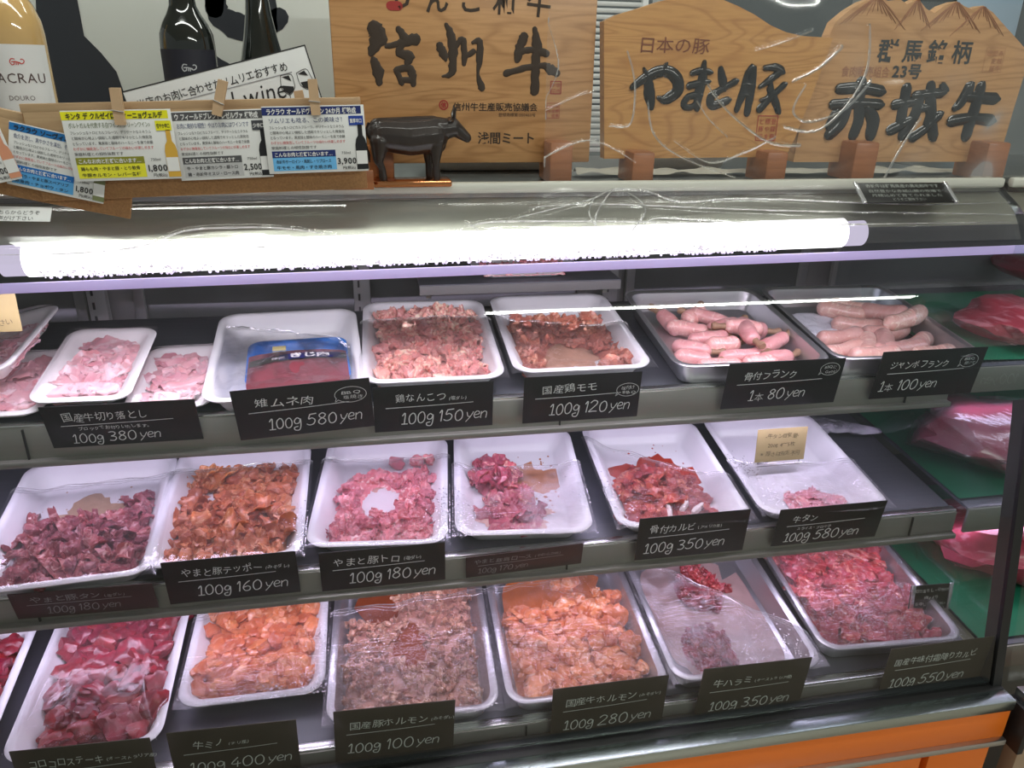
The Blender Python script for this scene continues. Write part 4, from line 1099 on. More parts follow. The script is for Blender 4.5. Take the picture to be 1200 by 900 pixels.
DROP = clear('water_drop', rough=0.03, refl=1.0, base=0.30, milky=0.25, milk_scale=5, milk_col=(0.9, 0.85, 0.95))
for key, spots, nn, lab in (('tep', ((0.95, -0.45), (1.0, -0.75)), 170, 'condensation drops on the film corner of the orange-brown pork tray'), ('toro', ((1.0, -0.3), (0.98, -0.7)), 190, 'condensation drops along the film edge of the pink pork tray'), ('kata', ((-1.0, -0.4), (-0.9, -0.85), (1.02, -0.3)), 230, 'condensation drops on both edges of the pork shoulder film'),
                           ('karu', ((-1.0, -0.35), (-0.85, -0.7)), 130, 'condensation drops on the film beside the marinated ribs'), ('gyu', ((-0.8, -0.2), (-0.6, -0.7)), 260, 'fine condensation on the fogged film of the tongue tray'), ('mino', ((0.9, -0.35), (0.8, -0.9), (0.3, -1.0)), 220, 'condensation drops on the film corner of the tripe tray'), ('hara', ((0.7, -0.75), (0.2, -0.9)), 140, 'condensation drops on the wrinkled skirt meat film'), ('horm', ((0.7, -0.9), (-0.4, 0.0), (0.5, 0.1)), 150, 'condensation drops on the pork intestine film')):
    M, w_, l_, h_, th_ = TRAYS[key]; rng = random.Random(len(lab)); mb = MB()
    bm = bmesh.new(); bmesh.ops.create_icosphere(bm, subdivisions=1, radius=1.0); bm.verts.index_update()
    V_ = [v.co.copy() for v in bm.verts]; F_ = [[v.index for v in f.verts] for f in bm.faces]; bm.free()
    for k in range(nn):
        cu, cv = spots[rng.randrange(len(spots))]; u = cu + rng.gauss(0, 0.11); v = cv + rng.gauss(0, 0.15)
        u = max(-1.04, min(1.04, u)); v = max(-1.03, min(1.0, v)); r = rng.uniform(0.0005, 0.0017)
        z = h_ + 0.0045 - (0.004 if max(abs(u), abs(v)) < 0.85 else 0)
        mb.add([Vector((p.x * r, p.y * r, p.z * r * 0.55)) + Vector((u * (w_ + 0.05) / 2, v * (l_ + 0.055) / 2, z)) for p in V_], F_)
    o = mb.obj('water_drops', DROP, M=M); tag(o, lab, 'water drops', kind='stuff')

# crumpled empty plastic bag at the back of the bare shelf end
mb = MB(); vs = []; fs = []
for i in range(25):
    for j in range(13):
        u, v = i / 24, j / 12; a = v * 2 * PI
        r = 0.020 * (1 - 0.75 * u) * (1 + 0.5 * noise.noise(Vector((u * 4, math.cos(a) * 2, math.sin(a) * 2))))
        vs.append((u * 0.15, math.cos(a) * r * 1.8, 0.016 * (1 - u * 0.6) + math.sin(a) * r * 0.8))
for i in range(24):
    for j in range(12): a = i * 13 + j; fs.append((a, a + 13, a + 14, a + 1))
o = MB().add(vs, fs).obj('plastic_bag', clear('milky_bag', rough=0.2, refl=1.0, base=0.1, milky=0.7, milk_scale=12, milk_col=(0.85, 0.8, 0.95)), M=T(0.905, 1.34, deck_z('mid', 1.34) + 0.004) @ RZ(R(-12))); tag(o, 'crumpled milky plastic bag at the rear of the bare shelf end', 'bag')

# ------------------------------------------------------------------ price cards


def price_card(row, cx, topz, w, h, title, price, label, Y, lean=6, rz=0, ry=0, m=BLACK, ink=None, sub=None, bubble=None, note=None, tsize=0.0175, psize=0.0195, tx=0.14, unit='I00g', px_=0.22, twidth=None):
    ink = ink or CHALK
    M = T(cx, Y, topz) @ RZ(R(rz)) @ RY(R(-ry)) @ RX(R(lean))
    o = MB().box((0, 0.0006, -h / 2), (w, 0.0012, h), 0.0003).obj('price_card', m, M=M); tag(o, label, 'price card', 'black price cards')
    mb = MB(); y = -0.0006
    x = text(mb, title, -w / 2 + tx * w, -h * 0.36, tsize, y, off=-0.003, jitter=0.7, width=twidth, shear=0.05)
    if sub: text(mb, sub, x + 0.004, -h * 0.35, 0.0078, y, off=0.0, jitter=0.9, shear=0.1)
    brush(mb, [(-w / 2 + 0.1 * w, -h * 0.47, 0.0012), (0, -h * 0.455, 0.0011), (w / 2 - 0.17 * w, -h * 0.43, 0.0010)], y, 0)
    if note:
        text(mb, note, -w / 2 + 0.2 * w, -h * 0.59, 0.0075, y, off=0.0, jitter=0.9)
    zz = -h * 0.84 if not note else -h * 0.90
    x = hand(mb, unit, -w / 2 + px_ * w, zz, psize, y, seed=len(title)) if unit != '1本' else None
    if unit == '1本':
        x = hand(mb, 'I', -w / 2 + px_ * w, zz, psize, y); x = text(mb, '本', x, zz, psize * 0.95, y, off=-0.012, jitter=0.3)
    x += psize * 0.35
    x = hand(mb, price, x, zz + 0.001, psize * 1.05, y, seed=len(title) + 3, sx=1.12); hand(mb, 'yen', x + 0.003, zz + 0.002, psize, y, wd=0.07, sx=1.15)
    if bubble:
        bx, bz, bw, bh = bubble[1:]
        pts = [(bx + bw * math.cos(a), bz + bh * math.sin(a), 0.0008) for a in [R(215 + k * 14.5) for k in range(25)]]
        brush(mb, pts, y, 0, n=2); brush(mb, [pts[0], (pts[0][0] - 0.005, pts[0][1] - 0.004, 0.0008), pts[-1]], y, 0, n=2)
        for k, s in enumerate(bubble[0]): text(mb, s, bx - bw * 0.62 + k * 0.003, bz + 0.001 - k * 0.0085, 0.0075, y, off=-0.005, jitter=0.8, width=bw * 1.25)
    mb.obj('lettering', ink, o, smooth=False)
    return o


YT, YM, YB = 1.116, 1.030, 0.886
price_card('top', -0.376, 1.033, 0.214, 0.079, '国産牛切り落とし', '380', 'large black price card reading 380 yen, before the foam packs', YT, lean=15, tx=0.12, twidth=0.118, note='ブロックでお切りいたします。', psize=0.017, px_=0.14)
price_card('top', -0.114, 1.050, 0.206, 0.090, '雉ムネ肉', '580', 'black price card reading 580 yen with a speech bubble, before the pheasant packet', YT - 0.006, lean=9, ry=3, tx=0.15, twidth=0.088, bubble=(('BBQ', '塩焼き'), 0.072, -0.026, 0.024, 0.014))
price_card('top', 0.088, 1.036, 0.190, 0.082, '鶏なんこつ', '150', 'black price card reading 150 yen, below the chicken cartilage tray', YT, lean=6, tx=0.18, twidth=0.080, sub='(塩ダレ)')
price_card('top', 0.332, 1.039, 0.198, 0.085, '国産鶏モモ', '120', 'black price card reading 120 yen, below the chicken thigh tray', YT, lean=5, tx=0.15, twidth=0.094, bubble=(('味付け', 'BBQ'), 0.077, -0.032, 0.019, 0.012))
price_card('top', 0.692, 1.044, 0.216, 0.090, '骨付フランク', '80', 'black price card reading 80 yen, below the bone-in sausages', YT, lean=8, tx=0.14, twidth=0.100, bubble=(('BBQに', 'Good!'), 0.082, -0.020, 0.018, 0.012), unit='1本')
price_card('top', 0.974, 1.051, 0.208, 0.096, 'ジャンボフランク', '100', 'black price card reading 100 yen, below the thick pale sausages', YT, lean=8, tx=0.10, twidth=0.118, bubble=(('BBQ', '焼いて'), 0.074, -0.026, 0.018, 0.013), unit='1本', px_=0.06)
price_card('mid', -0.447, 0.775, 0.198, 0.057, 'やまと豚タン', '180', 'faded maroon price card reading 180 yen, below the pork tongue', YM, lean=14, ry=-1, m=MAROON, ink=CHALK_DIM, tx=0.13, twidth=0.098, tsize=0.014, psize=0.0145, sub='(塩ダレ)')
price_card('mid', -0.234, 0.808, 0.195, 0.086, 'やまと豚テッポー', '160', 'black price card reading 160 yen, before the orange-brown pork', YM, lean=8, tx=0.13, twidth=0.118, sub='(みそダレ)')
price_card('mid', -0.005, 0.800, 0.196, 0.077, 'やまと豚トロ', '180', 'black price card reading 180 yen, before the pink pork strips', YM, lean=5, tx=0.10, twidth=0.106, sub='(塩ダレ)')
price_card('mid', 0.224, 0.770, 0.196, 0.052, 'やまと豚肩ロース', '170', 'low maroon price card reading 170 yen, below the pork shoulder tray', YM, lean=16, ry=2, m=MAROON, ink=CHALK_DIM, tx=0.06, twidth=0.098, tsize=0.012, psize=0.012, sub='(やわらか肉)', px_=0.1)
price_card('mid', 0.515, 0.811, 0.198, 0.088, '骨付カルビ', '350', 'black price card reading 350 yen, before the marinated ribs', YM, lean=5, tx=0.10, twidth=0.082, sub='(アメリカ産)', px_=0.07)
price_card('mid', 0.772, 0.804, 0.204, 0.083, '牛タン', '580', 'black price card reading 580 yen, before the tray with the kraft note', YM, lean=8, tx=0.13, twidth=0.05, note='スライス・ブロック', px_=0.1)
price_card('bot', -0.432, 0.619, 0.180, 0.105, 'コロコロステーキ', '380', 'glare-browned price card cut by the picture edge, before the beef chunks', YB, lean=5, ry=-2, m=BLACK_GLARED, tx=0.10, twidth=0.096, tsize=0.019, sub='(オーストラリア産)', px_=0.12)
price_card('bot', -0.231, 0.618, 0.178, 0.106, '牛ミノ', '400', 'glare-browned price card reading 400 yen, before the orange tripe', YB, lean=6, ry=-1.5, m=BLACK_GLARED, tx=0.17, twidth=0.046, sub='(チリ産)', px_=0.12)
price_card('bot', 0.001, 0.618, 0.180, 0.110, '国産豚ホルモン', '100', 'glare-browned price card reading 100 yen, before the beige pork intestine', YB, lean=5, ry=-2, m=BLACK_GLARED, tx=0.12, twidth=0.118, sub='(みそダレ)', px_=0.10)
price_card('bot', 0.337, 0.611, 0.189, 0.111, '国産牛ホルモン', '280', 'glare-browned price card reading 280 yen, before the orange intestine', YB, lean=4, m=BLACK_GLARED, tx=0.11, twidth=0.118, sub='(みそダレ)', px_=0.11)
price_card('bot', 0.585, 0.612, 0.190, 0.116, '牛ハラミ', '350', 'glare-browned price card reading 350 yen, before the skirt meat', YB, lean=4, ry=-1, m=BLACK_GLARED, tx=0.11, twidth=0.070, sub='(オーストラリア産)', px_=0.12)
price_card('bot', 0.925, 0.606, 0.198, 0.108, '国産牛味付霜降りカルビ', '550', 'glare-browned price card reading 550 yen, nearest the end post', YB, lean=3, m=BLACK_GLARED, tx=0.07, twidth=0.160, px_=0.08)

# kraft note on a clear stand in the beef tongue tray
KRAFT = mat('kraft_paper', (0.46, 0.36, 0.17), 0.7, noise_amt=0.08)


def note_card(loc, w, h, rz, lean, m, lines, label, sz=0.007, ink=INK, stand=True, ends=False, name='note_card'):
    M = T(*loc) @ RZ(R(rz)) @ RX(-R(lean))
    o = MB().box((0, 0, h / 2), (w, 0.0012, h), 0.0003).obj(name, m, M=M); tag(o, label, 'note')
    mb = MB()
    for k, s in enumerate(lines): text(mb, s, 0, h * (0.72 - 0.27 * k), sz, -0.0009, off=-0.01, jitter=0.8, center=True)
    mb.obj('lettering', ink, o, smooth=False)
    if stand: MB().box((0, 0.003, -0.005), (w * 0.85, 0.004, 0.012), 0.001).obj('stand', clear('acrylic', rough=0.03, refl=1.2, base=0.08), o)
    if ends:
        for sx in (-1, 1): MB().box((sx * w * 0.44, -0.001, h / 2), (0.008, 0.004, h * 1.05), 0.002).obj('clip', mat('silver_clip', (0.75, 0.76, 0.8), 0.2, metal=0.8), o)
    return o


p = px(913, 540, 1.20)
note_card((p.x, p.y, p.z), 0.103, 0.068, 0, 4, KRAFT, ['-牛タン目安量-', '200g 4～5枚', '※厚さは指定不可'], 'kraft paper note with handwriting standing in the beef tongue tray', 0.0105)
p = px(0, 389, 1.19)
note_card((p.x - 0.012, p.y, p.z), 0.085, 0.064, 0, 4, KRAFT, ['おすすめ', '100g', 'ご指定下さい'], 'kraft paper note standing behind the foam packs at the case end', 0.011)
MB().box((p.x - 0.012, p.y + 0.006, p.z - 0.02), (0.05, 0.003, 0.05), 0.001)
p = px(1083, 715, 1.02)
note_card((p.x, p.y - 0.01, p.z + 0.010), 0.086, 0.052, -3, 8, BLACK, ['切り落とし・小分け', '100gより', 'お申し付け下さい'], 'little black note with silver clips standing in the marbled beef tray', 0.0078, CHALK, stand=False, ends=True)

# ------------------------------------------------------------------ next case with beef blocks on green paper
GREEN = mat('green_paper', (0.012, 0.20, 0.10), 0.35, coat=0.2, noise_amt=0.2, noise_scale=12)
BLOCK = meat_mat('beef_block', (0.52, 0.06, 0.11), (0.34, 0.03, 0.06), (0.66, 0.22, 0.27), 0.30, 18)
nc = empty('neighbouring_case', (0, 0, 0)); tag(nc, 'second display case of large beef cuts past the black end post', 'display case')
for q, (yf, z, lab) in enumerate(((1.15, 0.985, ''), (1.05, 0.745, ''), (0.93, 0.525, ''))):
    MB().box((1.612, (yf + 1.55) / 2, z + 0.012), (1.10, 1.55 - yf, 0.006), 0.001, M=T(0, yf, z) @ RX(R(5)) @ T(0, -yf, -z)).obj('deck', STEEL_DECK, nc)
    MB().box((1.612, yf - 0.002, z - 0.012), (1.10, 0.006, 0.05), 0.001).obj('lip', LIP, nc)
MB().box((1.62, 0.843, 0.503), (1.10, 0.030, 0.022), 0.002).obj('sill', STEEL, nc)
MB().box((1.62, 0.846, 0.462), (1.10, 0.03, 0.062), 0.002).obj('orange_panel', MATS['orange_laminate'], nc)
MB().box((1.62, 0.840, 0.425), (1.10, 0.036, 0.012), 0.002).obj('trim_strip', STEEL, nc)
MB().box((1.60, 1.36, 1.326), (1.08, 0.43, 0.014), 0.002).obj('top_plate', MATS['top_plate_steel'], nc)
MB().box((1.60, 1.143, 1.334), (1.08, 0.014, 0.016), 0.004).obj('top_rail', MATS['cream_rail'], nc)
MB().add([(x, y, z) for y, z in CN for x in (XR + 0.016, 2.1)], [(2 * i, 2 * i + 1, 2 * i + 3, 2 * i + 2) for i in range(len(CN) - 1)]).obj('canopy', MATS['canopy_steel'], nc)
MB().box((1.62, 0.85, 0.25), (1.05, 0.03, 0.28), 0.002).obj('lower_panel', mat('beige_panel', (0.42, 0.30, 0.2), 0.5), nc)
MB().box((XR + 0.022, 0.835, 0.45), (0.012, 0.05, 0.09), 0.002).obj('joint', RUBBER, nc)
MB().box((1.6, 1.58, 0.9), (1.1, 0.01, 0.85)).obj('back_wall', mat('case_back', (0.16, 0.16, 0.16), 0.25), nc)
mb = MB(); vs = []; fs = []
for i, (y, z) in enumerate(GP): vs += [(XR + 0.014, y, z), (2.1, y, z)]
for i in range(len(GP) - 1): fs.append((2 * i, 2 * i + 1, 2 * i + 3, 2 * i + 2))
mb.add(vs, fs).obj('front_glass', GLASS, nc)
area('neighbour_lamp_light', (1.6, 1.12, 1.24), (0.9, 0.03), 1.5, PINKISH, (1.6, 1.2, 0.4))
area('neighbour_shelf_light', (1.5, 1.19, 0.925), (0.8, 0.02), 0.6, LILAC, (1.5, 1.19, 0))
area('neighbour_shelf_light', (1.5, 1.09, 0.69), (0.8, 0.02), 0.5, LILAC, (1.5, 1.09, 0))
for q, (y0, y1, z) in enumerate(((1.16, 1.50, 1.000), (1.07, 1.45, 0.762), (0.94, 1.40, 0.541))):
    mb = MB(); vs = []; fs = []
    for i in range(21):
        for j in range(13):
            u, v = i / 20, j / 12; vs.append((1.058 + u * 0.62, y0 + v * (y1 - y0), z + 0.002 + (v * (y1 - y0)) * math.tan(R(5)) + 0.004 + 0.003 * noise.noise(Vector((u * 6, v * 5, q)))))
    for i in range(20):
        for j in range(12): a = i * 13 + j; fs.append((a, a + 13, a + 14, a + 1))
    o = mb.add(vs, fs).obj('green_liner', GREEN); tag(o, ['green paper liner under the uppermost beef cut', 'green paper liner under the film-wrapped beef block', 'green paper liner beneath the dark red beef block'][q], 'liner', 'green liners')
BL = [((1.285, 1.27, 1.045), (0.115, 0.10, 0.042), 1, 'pink-red beef cut on green paper, uppermost of the neighbouring case'), ((1.20, 1.20, 0.835), (0.125, 0.12, 0.055), 2, 'film-wrapped beef block on green paper behind the end post'),
      ((1.235, 1.12, 0.625), (0.105, 0.14, 0.062), 3, 'dark red beef block on green paper, lowest behind the end glass'), ((1.47, 1.47, 1.09), (0.16, 0.04, 0.022), 4, 'pink meat cut at the rear of the neighbouring case')]
for (c, s, sd, lab) in BL:
    o = chunk(sd + 70, s[0], s[1], s[2], 0.22, 0.3).obj('beef_block', BLOCK, M=T(*c) @ RZ(R(20 * sd))); tag(o, lab, 'meat', 'beef blocks in the neighbouring case')
o = chunk(72, 0.135, 0.13, 0.060, 0.22, 0.3).obj('cling_film', CLING_DRY, M=T(1.20, 1.20, 0.835) @ RZ(R(40))); tag(o, 'film wrapped tightly round the beef block behind the end post', 'film')

# ------------------------------------------------------------------ signs on top of the case
TOPZ = 1.3335
WOOD1 = wood_mat('keyaki_wood', (0.56, 0.30, 0.125), (0.30, 0.13, 0.04), 4.5)
WOOD2 = wood_mat('sugi_wood', (0.60, 0.31, 0.10), (0.36, 0.14, 0.035), 8.0)
WOOD3 = wood_mat('pine_wood', (0.58, 0.32, 0.14), (0.34, 0.16, 0.055), 5.5)
FOOTW = wood_mat('foot_wood', (0.40, 0.15, 0.055), (0.22, 0.07, 0.02), 1.0)
BLACKPAINT = mat('black_lacquer', (0.012, 0.013, 0.014), 0.22, coat=0.6)
DARKSTAIN = mat('dark_stain', (0.045, 0.028, 0.018), 0.5)
BROWNSTAIN = mat('brown_burnt_ink', (0.20, 0.06, 0.025), 0.6)
SEALRED = mat('seal_red', (0.38, 0.035, 0.03), 0.6)


def foot(parent, x, y, z, h, d=0.05, w=0.036):
    poly = [(-w / 2, 0), (w / 2, 0), (w / 2, h * 0.8), (w / 2 - 0.006, h), (-w / 2 + 0.006, h), (-w / 2, h * 0.8)]
    MB().box((x, y, z + h / 2), (w, d, h), 0.004).obj('foot', FOOTW, parent)


def seal(mb, x, z, s, chars, y=-0.0008, frame=0.0012):
    for (a, b) in (((x, z), (x + s, z)), ((x + s, z), (x + s, z + s * 1.1)), ((x + s, z + s * 1.1), (x, z + s * 1.1)), ((x, z + s * 1.1), (x, z))):
        brush(mb, [(a[0], a[1], frame), (b[0], b[1], frame)], y, 0)
    n = int(math.ceil(math.sqrt(len(chars)))); c = s / n * 0.92
    for k, ch in enumerate(chars):
        i, j = n - 1 - k // n, k % n
        text(mb, ch, x + s * 0.06 + i * c, z + s * 1.02 - (j + 1) * c * 1.1 + c * 0.2, c * 0.92, y, off=0.0)


# --- sign 1 : Shinshu beef, board 0.386 x 0.30
K1 = 0.385 / (1163 * 1.0)     # metres per crop pixel (crop scale 3.75)
t = empty('wooden_sign', M=T(-0.037, 1.205, 1.361) @ RZ(R(1.5))); tag(t, 'tall rectangular wooden sign with brushed black characters behind the cow figurine', 'sign', 'wooden beef and pork signs')
MB().box((0.1935, 0.010, 0.145), (0.387, 0.02, 0.29), 0.0025).obj('board', WOOD1, t)
KX = 0.387 / 1155.0


def c1(x, y): return ((x - 40) * KX, (708 - y) * 0.000303)


mb = MB(); sd = 0
for st in ([(222, 98, 55), (236, 135, 62), (202, 205, 26)], [(212, 235, 26), (228, 285, 40), (230, 335, 24)], [(322, 100, 24), (350, 142, 34)], [(268, 175, 16), (330, 158, 26), (392, 140, 40)], [(335, 165, 22), (318, 205, 24), (362, 212, 40), (352, 245, 22)],
           [(305, 278, 22), (362, 268, 26), (374, 300, 30), (376, 338, 22)], [(308, 285, 22), (326, 332, 24)], [(322, 318, 20), (372, 322, 22)],
           [(495, 168, 30), (512, 205, 32), (520, 228, 14)], [(524, 74, 14), (545, 120, 30), (552, 200, 34), (545, 285, 26), (505, 302, 8)], [(556, 185, 16), (592, 135, 22), (602, 190, 26), (600, 245, 16)], [(604, 215, 14), (642, 190, 22)], [(640, 150, 14), (668, 145, 26), (668, 230, 22), (662, 290, 12), (678, 350, 30)],
           [(866, 118, 34), (848, 165, 34), (838, 218, 30)], [(835, 190, 24), (900, 175, 24), (968, 190, 30)], [(788, 285, 26), (860, 262, 22), (950, 246, 22), (990, 262, 36), (1020, 278, 30)], [(914, 82, 18), (924, 150, 36), (922, 250, 32), (918, 365, 34)]):
    sd += 1; brush(mb, [(*c1(a, b), wv * KX * 1.2) for a, b, wv in st], -0.0004, 0.0006, rough=0.18, seed=sd)
for k, ch in enumerate('りんご和牛'):
    x, z = c1(290 + k * 145, 14); text(mb, ch, x, z, 0.036, -0.0006, off=0.02, jitter=0.4)
mb.obj('big_characters', DARKSTAIN, t, smooth=False)
for (sx_, sz_, st_, size_, off_, w_) in ((548, 455, '信州牛生産販売協議会', 0.0125, 0.012, 0.130), (755, 483, '登録商標第1350460号', 0.0058, 0, 0.058), (418, 535, 'No. 1325', 0.0115, 0, 0.044), (660, 610, '浅間ミート', 0.0185, 0.015, 0.090)):
    mb = MB(); x, z = c1(sx_, sz_); text(mb, st_, x, z, size_, -0.0006, off=off_, width=w_); mb.obj('lettering', DARKSTAIN, t, smooth=False)
mb = MB(); x, z = c1(994, 375); seal(mb, x, z, 0.0160, '信州牛印'); mb.obj('seal', SEALRED, t, smooth=False)
mb = MB(); x, z = c1(980, 490); seal(mb, x, z, 0.0195, '長野県認定信州牛', frame=0.0006); mb.obj('seal', SEALRED, t, smooth=False)
mb = MB(); x, z = c1(308, 2); brush(mb, [(x - 0.006, z, 0.012), (x + 0.006, z, 0.012)], -0.0006, 0); mb.obj('seal', SEALRED, t, smooth=False)
mb = MB(); x, z = c1(508, 432)
brush(mb, [(x + 0.0062 * math.cos(R(a)), z + 0.0062 * math.sin(R(a)), 0.0018) for a in range(0, 361, 30)], -0.0006, 0); text(mb, '信', x - 0.0042, z - 0.003, 0.0082, -0.0006, off=0.03)
mb.obj('emblem', SEALRED, t, smooth=False)
foot(t, 0.330, -0.006, -0.0275, 0.062, 0.07); foot(t, 0.060, -0.006, -0.0275, 0.055, 0.07)

# --- sign 2 : Yamato pork
t = empty('wooden_sign', M=T(0.366, 1.200, 1.370) @ RZ(R(0.5))); tag(t, 'wide golden wooden sign with arched top and glossy raised black characters', 'sign', 'wooden beef and pork signs')
KY = 0.352 / 1000.0


def c2(x, y): return ((x - 75) * KY, (705 - y) * 0.000308)


poly = [c2(*p) for p in ((85, 712), (48, 80), (110, 48), (190, 22), (300, -18), (420, -45), (540, -40), (640, -5), (720, 30), (800, 75), (880, 105), (960, 120), (1108, 125), (1095, 200), (1040, 440), (1000, 600), (965, 706))]
MB().prism(poly, 0.022).obj('board', WOOD2, t)
mb = MB(); sd = 20
for st in ([(192, 372, 26), (250, 325, 40), (330, 292, 44), (392, 330, 50), (400, 385, 46), (350, 425, 40), (312, 418, 16)], [(238, 285, 14), (262, 335, 34), (272, 400, 46), (285, 460, 30)], [(338, 262, 16), (318, 305, 34)],
           [(462, 302, 26), (500, 290, 28), (545, 296, 24)], [(452, 362, 30), (495, 350, 30), (540, 340, 22)], [(512, 252, 22), (512, 330, 40), (500, 400, 38), (500, 465, 30)], [(505, 405, 30), (455, 412, 28), (436, 452, 28), (470, 462, 26), (505, 425, 20)],
           [(592, 280, 26), (605, 330, 38), (618, 372, 26)], [(668, 338, 30), (612, 372, 28), (562, 410, 36), (572, 452, 36), (640, 428, 34)],
           [(718, 292, 20), (712, 380, 34), (690, 472, 26)], [(720, 300, 22), (744, 272, 32), (748, 380, 36), (742, 488, 30)], [(712, 350, 18), (742, 350, 16)], [(706, 400, 18), (742, 400, 16)],
           [(800, 272, 24), (850, 268, 32), (882, 285, 36)], [(872, 292, 30), (835, 325, 30), (788, 362, 20)], [(832, 330, 22), (845, 400, 32), (800, 470, 32)], [(905, 350, 28), (850, 405, 26), (800, 425, 16)], [(835, 370, 26), (870, 425, 34), (895, 478, 28)]):
    sd += 1; brush(mb, [(*c2(a, b), wv * KY * 1.12) for a, b, wv in st], -0.0004, 0.0035, rough=0.06, seed=sd)
mb.obj('big_characters', BLACKPAINT, t)
mb = MB(); x, z = c2(202, 205); text(mb, '日本の豚', x, z, 0.024, -0.0008, off=0.0, width=0.115, jitter=0.2); mb.obj('small_lettering', BROWNSTAIN, t, smooth=False)
mb = MB(); x, z = c2(800, 622); seal(mb, x, z, 0.034, '登録商標やまと豚印'); mb.obj('red_seal', SEALRED, t, smooth=False)
foot(t, 0.055, -0.004, -0.0365, 0.048, 0.07); foot(t, 0.278, -0.004, -0.0365, 0.048, 0.07)

# --- sign 3 : Akagi beef with carved mountains
t = empty('wooden_sign', M=T(0.700, 1.215, 1.360) @ RZ(R(-1))); tag(t, 'wooden sign with carved mountain ridge top and embossed black characters', 'sign', 'wooden beef and pork signs')
KZ = 0.393 / 890.0


def c3(x, y): return ((x - 72) * KZ, (685 - y) * 0.000372)


poly = [c3(*p) for p in ((75, 685), (82, 420), (120, 250), (155, 115), (200, 70), (250, 35), (300, 15), (345, 30), (390, 22), (420, 40), (460, 18), (500, 55), (535, 70), (570, 40), (615, 22), (650, 40), (680, 50), (725, 35), (770, 60), (840, 118), (905, 170), (968, 225), (955, 460), (945, 685))]
MB().prism(poly, 0.024).obj('board', WOOD3, t)
mb = MB(); rr = random.Random(3)
for (ax, ay, spread, n) in ((300, 15, 130, 14), (460, 18, 70, 10), (615, 22, 120, 16), (725, 35, 110, 12)):
    for k in range(n):
        f = (k / (n - 1)) * 2 - 1; ex = ax + f * spread; ey = ay + 35 + abs(f) * 70 + rr.uniform(0, 20)
        brush(mb, [(*c3(ax + f * spread * 0.08, ay + 4), 0.0006), (*c3(ax + f * spread * 0.55, ay + (ey - ay) * 0.5 + rr.uniform(-4, 4)), 0.0016), (*c3(ex, ey), 0.0005)], -0.0004, 0.0008)
mb.obj('carved_ridges', mat('carved_wood', (0.38, 0.17, 0.08), 0.6), t)
mb = MB(); sd = 50
for st in ([(212, 378, 34), (300, 372, 36), (380, 385, 36)], [(296, 350, 40), (300, 440, 38)], [(196, 442, 32), (290, 436, 34), (385, 440, 34)], [(258, 450, 34), (242, 520, 38), (202, 568, 38)], [(305, 450, 38), (312, 510, 38), (300, 572, 36)], [(345, 465, 36), (372, 510, 46), (372, 570, 40)], [(215, 480, 34), (200, 530, 36)],
           [(448, 440, 34), (520, 425, 32)], [(484, 372, 38), (486, 520, 36)], [(450, 548, 36), (500, 520, 34), (535, 495, 24)], [(525, 402, 32), (632, 388, 32)], [(545, 405, 34), (540, 480, 38), (505, 572, 36)], [(560, 455, 28), (600, 455, 26), (595, 520, 26)], [(580, 358, 34), (602, 460, 40), (636, 572, 38)], [(642, 482, 32), (595, 540, 32), (550, 578, 36)], [(628, 358, 26), (645, 372, 24)],
           [(744, 362, 38), (722, 425, 36), (702, 452, 26)], [(745, 402, 34), (862, 410, 38)], [(698, 508, 38), (780, 494, 36), (866, 502, 38)], [(792, 360, 38), (786, 460, 42), (776, 570, 40)]):
    sd += 1; brush(mb, [(*c3(a, b), wv * KZ * 1.18) for a, b, wv in st], -0.0004, 0.004, rough=0.04, seed=sd)
mb.obj('big_characters', BLACKPAINT, t)
mb = MB()
for k, ch in enumerate('群馬銘柄'): x, z = c3(338 + k * 100, 258); text(mb, ch, x, z, 0.0365, -0.0008, off=0.018)
mb.obj('lettering', mat('charcoal_paint', (0.03, 0.035, 0.035), 0.4), t, smooth=False); mb = MB()
x, z = c3(412, 326); text(mb, '23号', x, z, 0.024, -0.0008, off=0.03, width=0.052)
mb.obj('lettering', mat('charcoal_paint', (0.03, 0.035, 0.035), 0.4), t, smooth=False)
mb = MB(); x, z = c3(780, 300); seal(mb, x, z, 0.034, '赤城牛認定証印', frame=0.0005); mb.obj('faint_stamp', mat('faint_red', (0.40, 0.17, 0.09), 0.6), t, smooth=False); mb = MB(); x, z = c3(208, 325); text(mb, '食肉販売組合', x, z, 0.018, -0.0007, width=0.085)
mb.obj('faint_stamp', mat('faint_red', (0.40, 0.17, 0.09), 0.6), t, smooth=False)
foot(t, 0.104, -0.006, -0.0265, 0.062, 0.075, 0.042); foot(t, 0.345, -0.006, -0.0265, 0.062, 0.075, 0.042)

# --- things behind the signs on the top plate
PANW = mat('white_pan', (0.70, 0.72, 0.72), 0.3)
for (x, y, w, l, lab) in ((0.22, 1.37, 0.26, 0.12, 'white pan lying behind the tall rectangular sign'), (0.55, 1.37, 0.22, 0.12, 'white pan lying behind the arched wooden sign')):
    o = link(bpy.data.objects.new('white_pan', tray_mesh('white_pan', w, l, 0.034, PANW))); o.location = (x, y, TOPZ); tag(o, lab, 'pan', 'pans behind the signs')
mb = MB(); vs = []; fs = []
for i in range(61):
    for j in range(9):
        u, v = i / 60, j / 8; vs.append((u * 0.72, v * 0.045 + 0.01 * noise.noise(Vector((u * 12, v, 2))), 0.004 + 0.010 * max(0, noise.noise(Vector((u * 14, v * 3, 0)))) + 0.004 * math.sin(v * PI)))
for i in range(60):
    for j in range(8): a = i * 9 + j; fs.append((a, a + 9, a + 10, a + 1))
o = mb.add(vs, fs).obj('crumpled_cloth', mat('beige_cloth', (0.46, 0.44, 0.37), 0.7, bump=0.4, bump_scale=60), M=T(0.34, 1.245, TOPZ)); tag(o, 'crumpled beige cloth strip lying behind the feet of the signs', 'cloth')

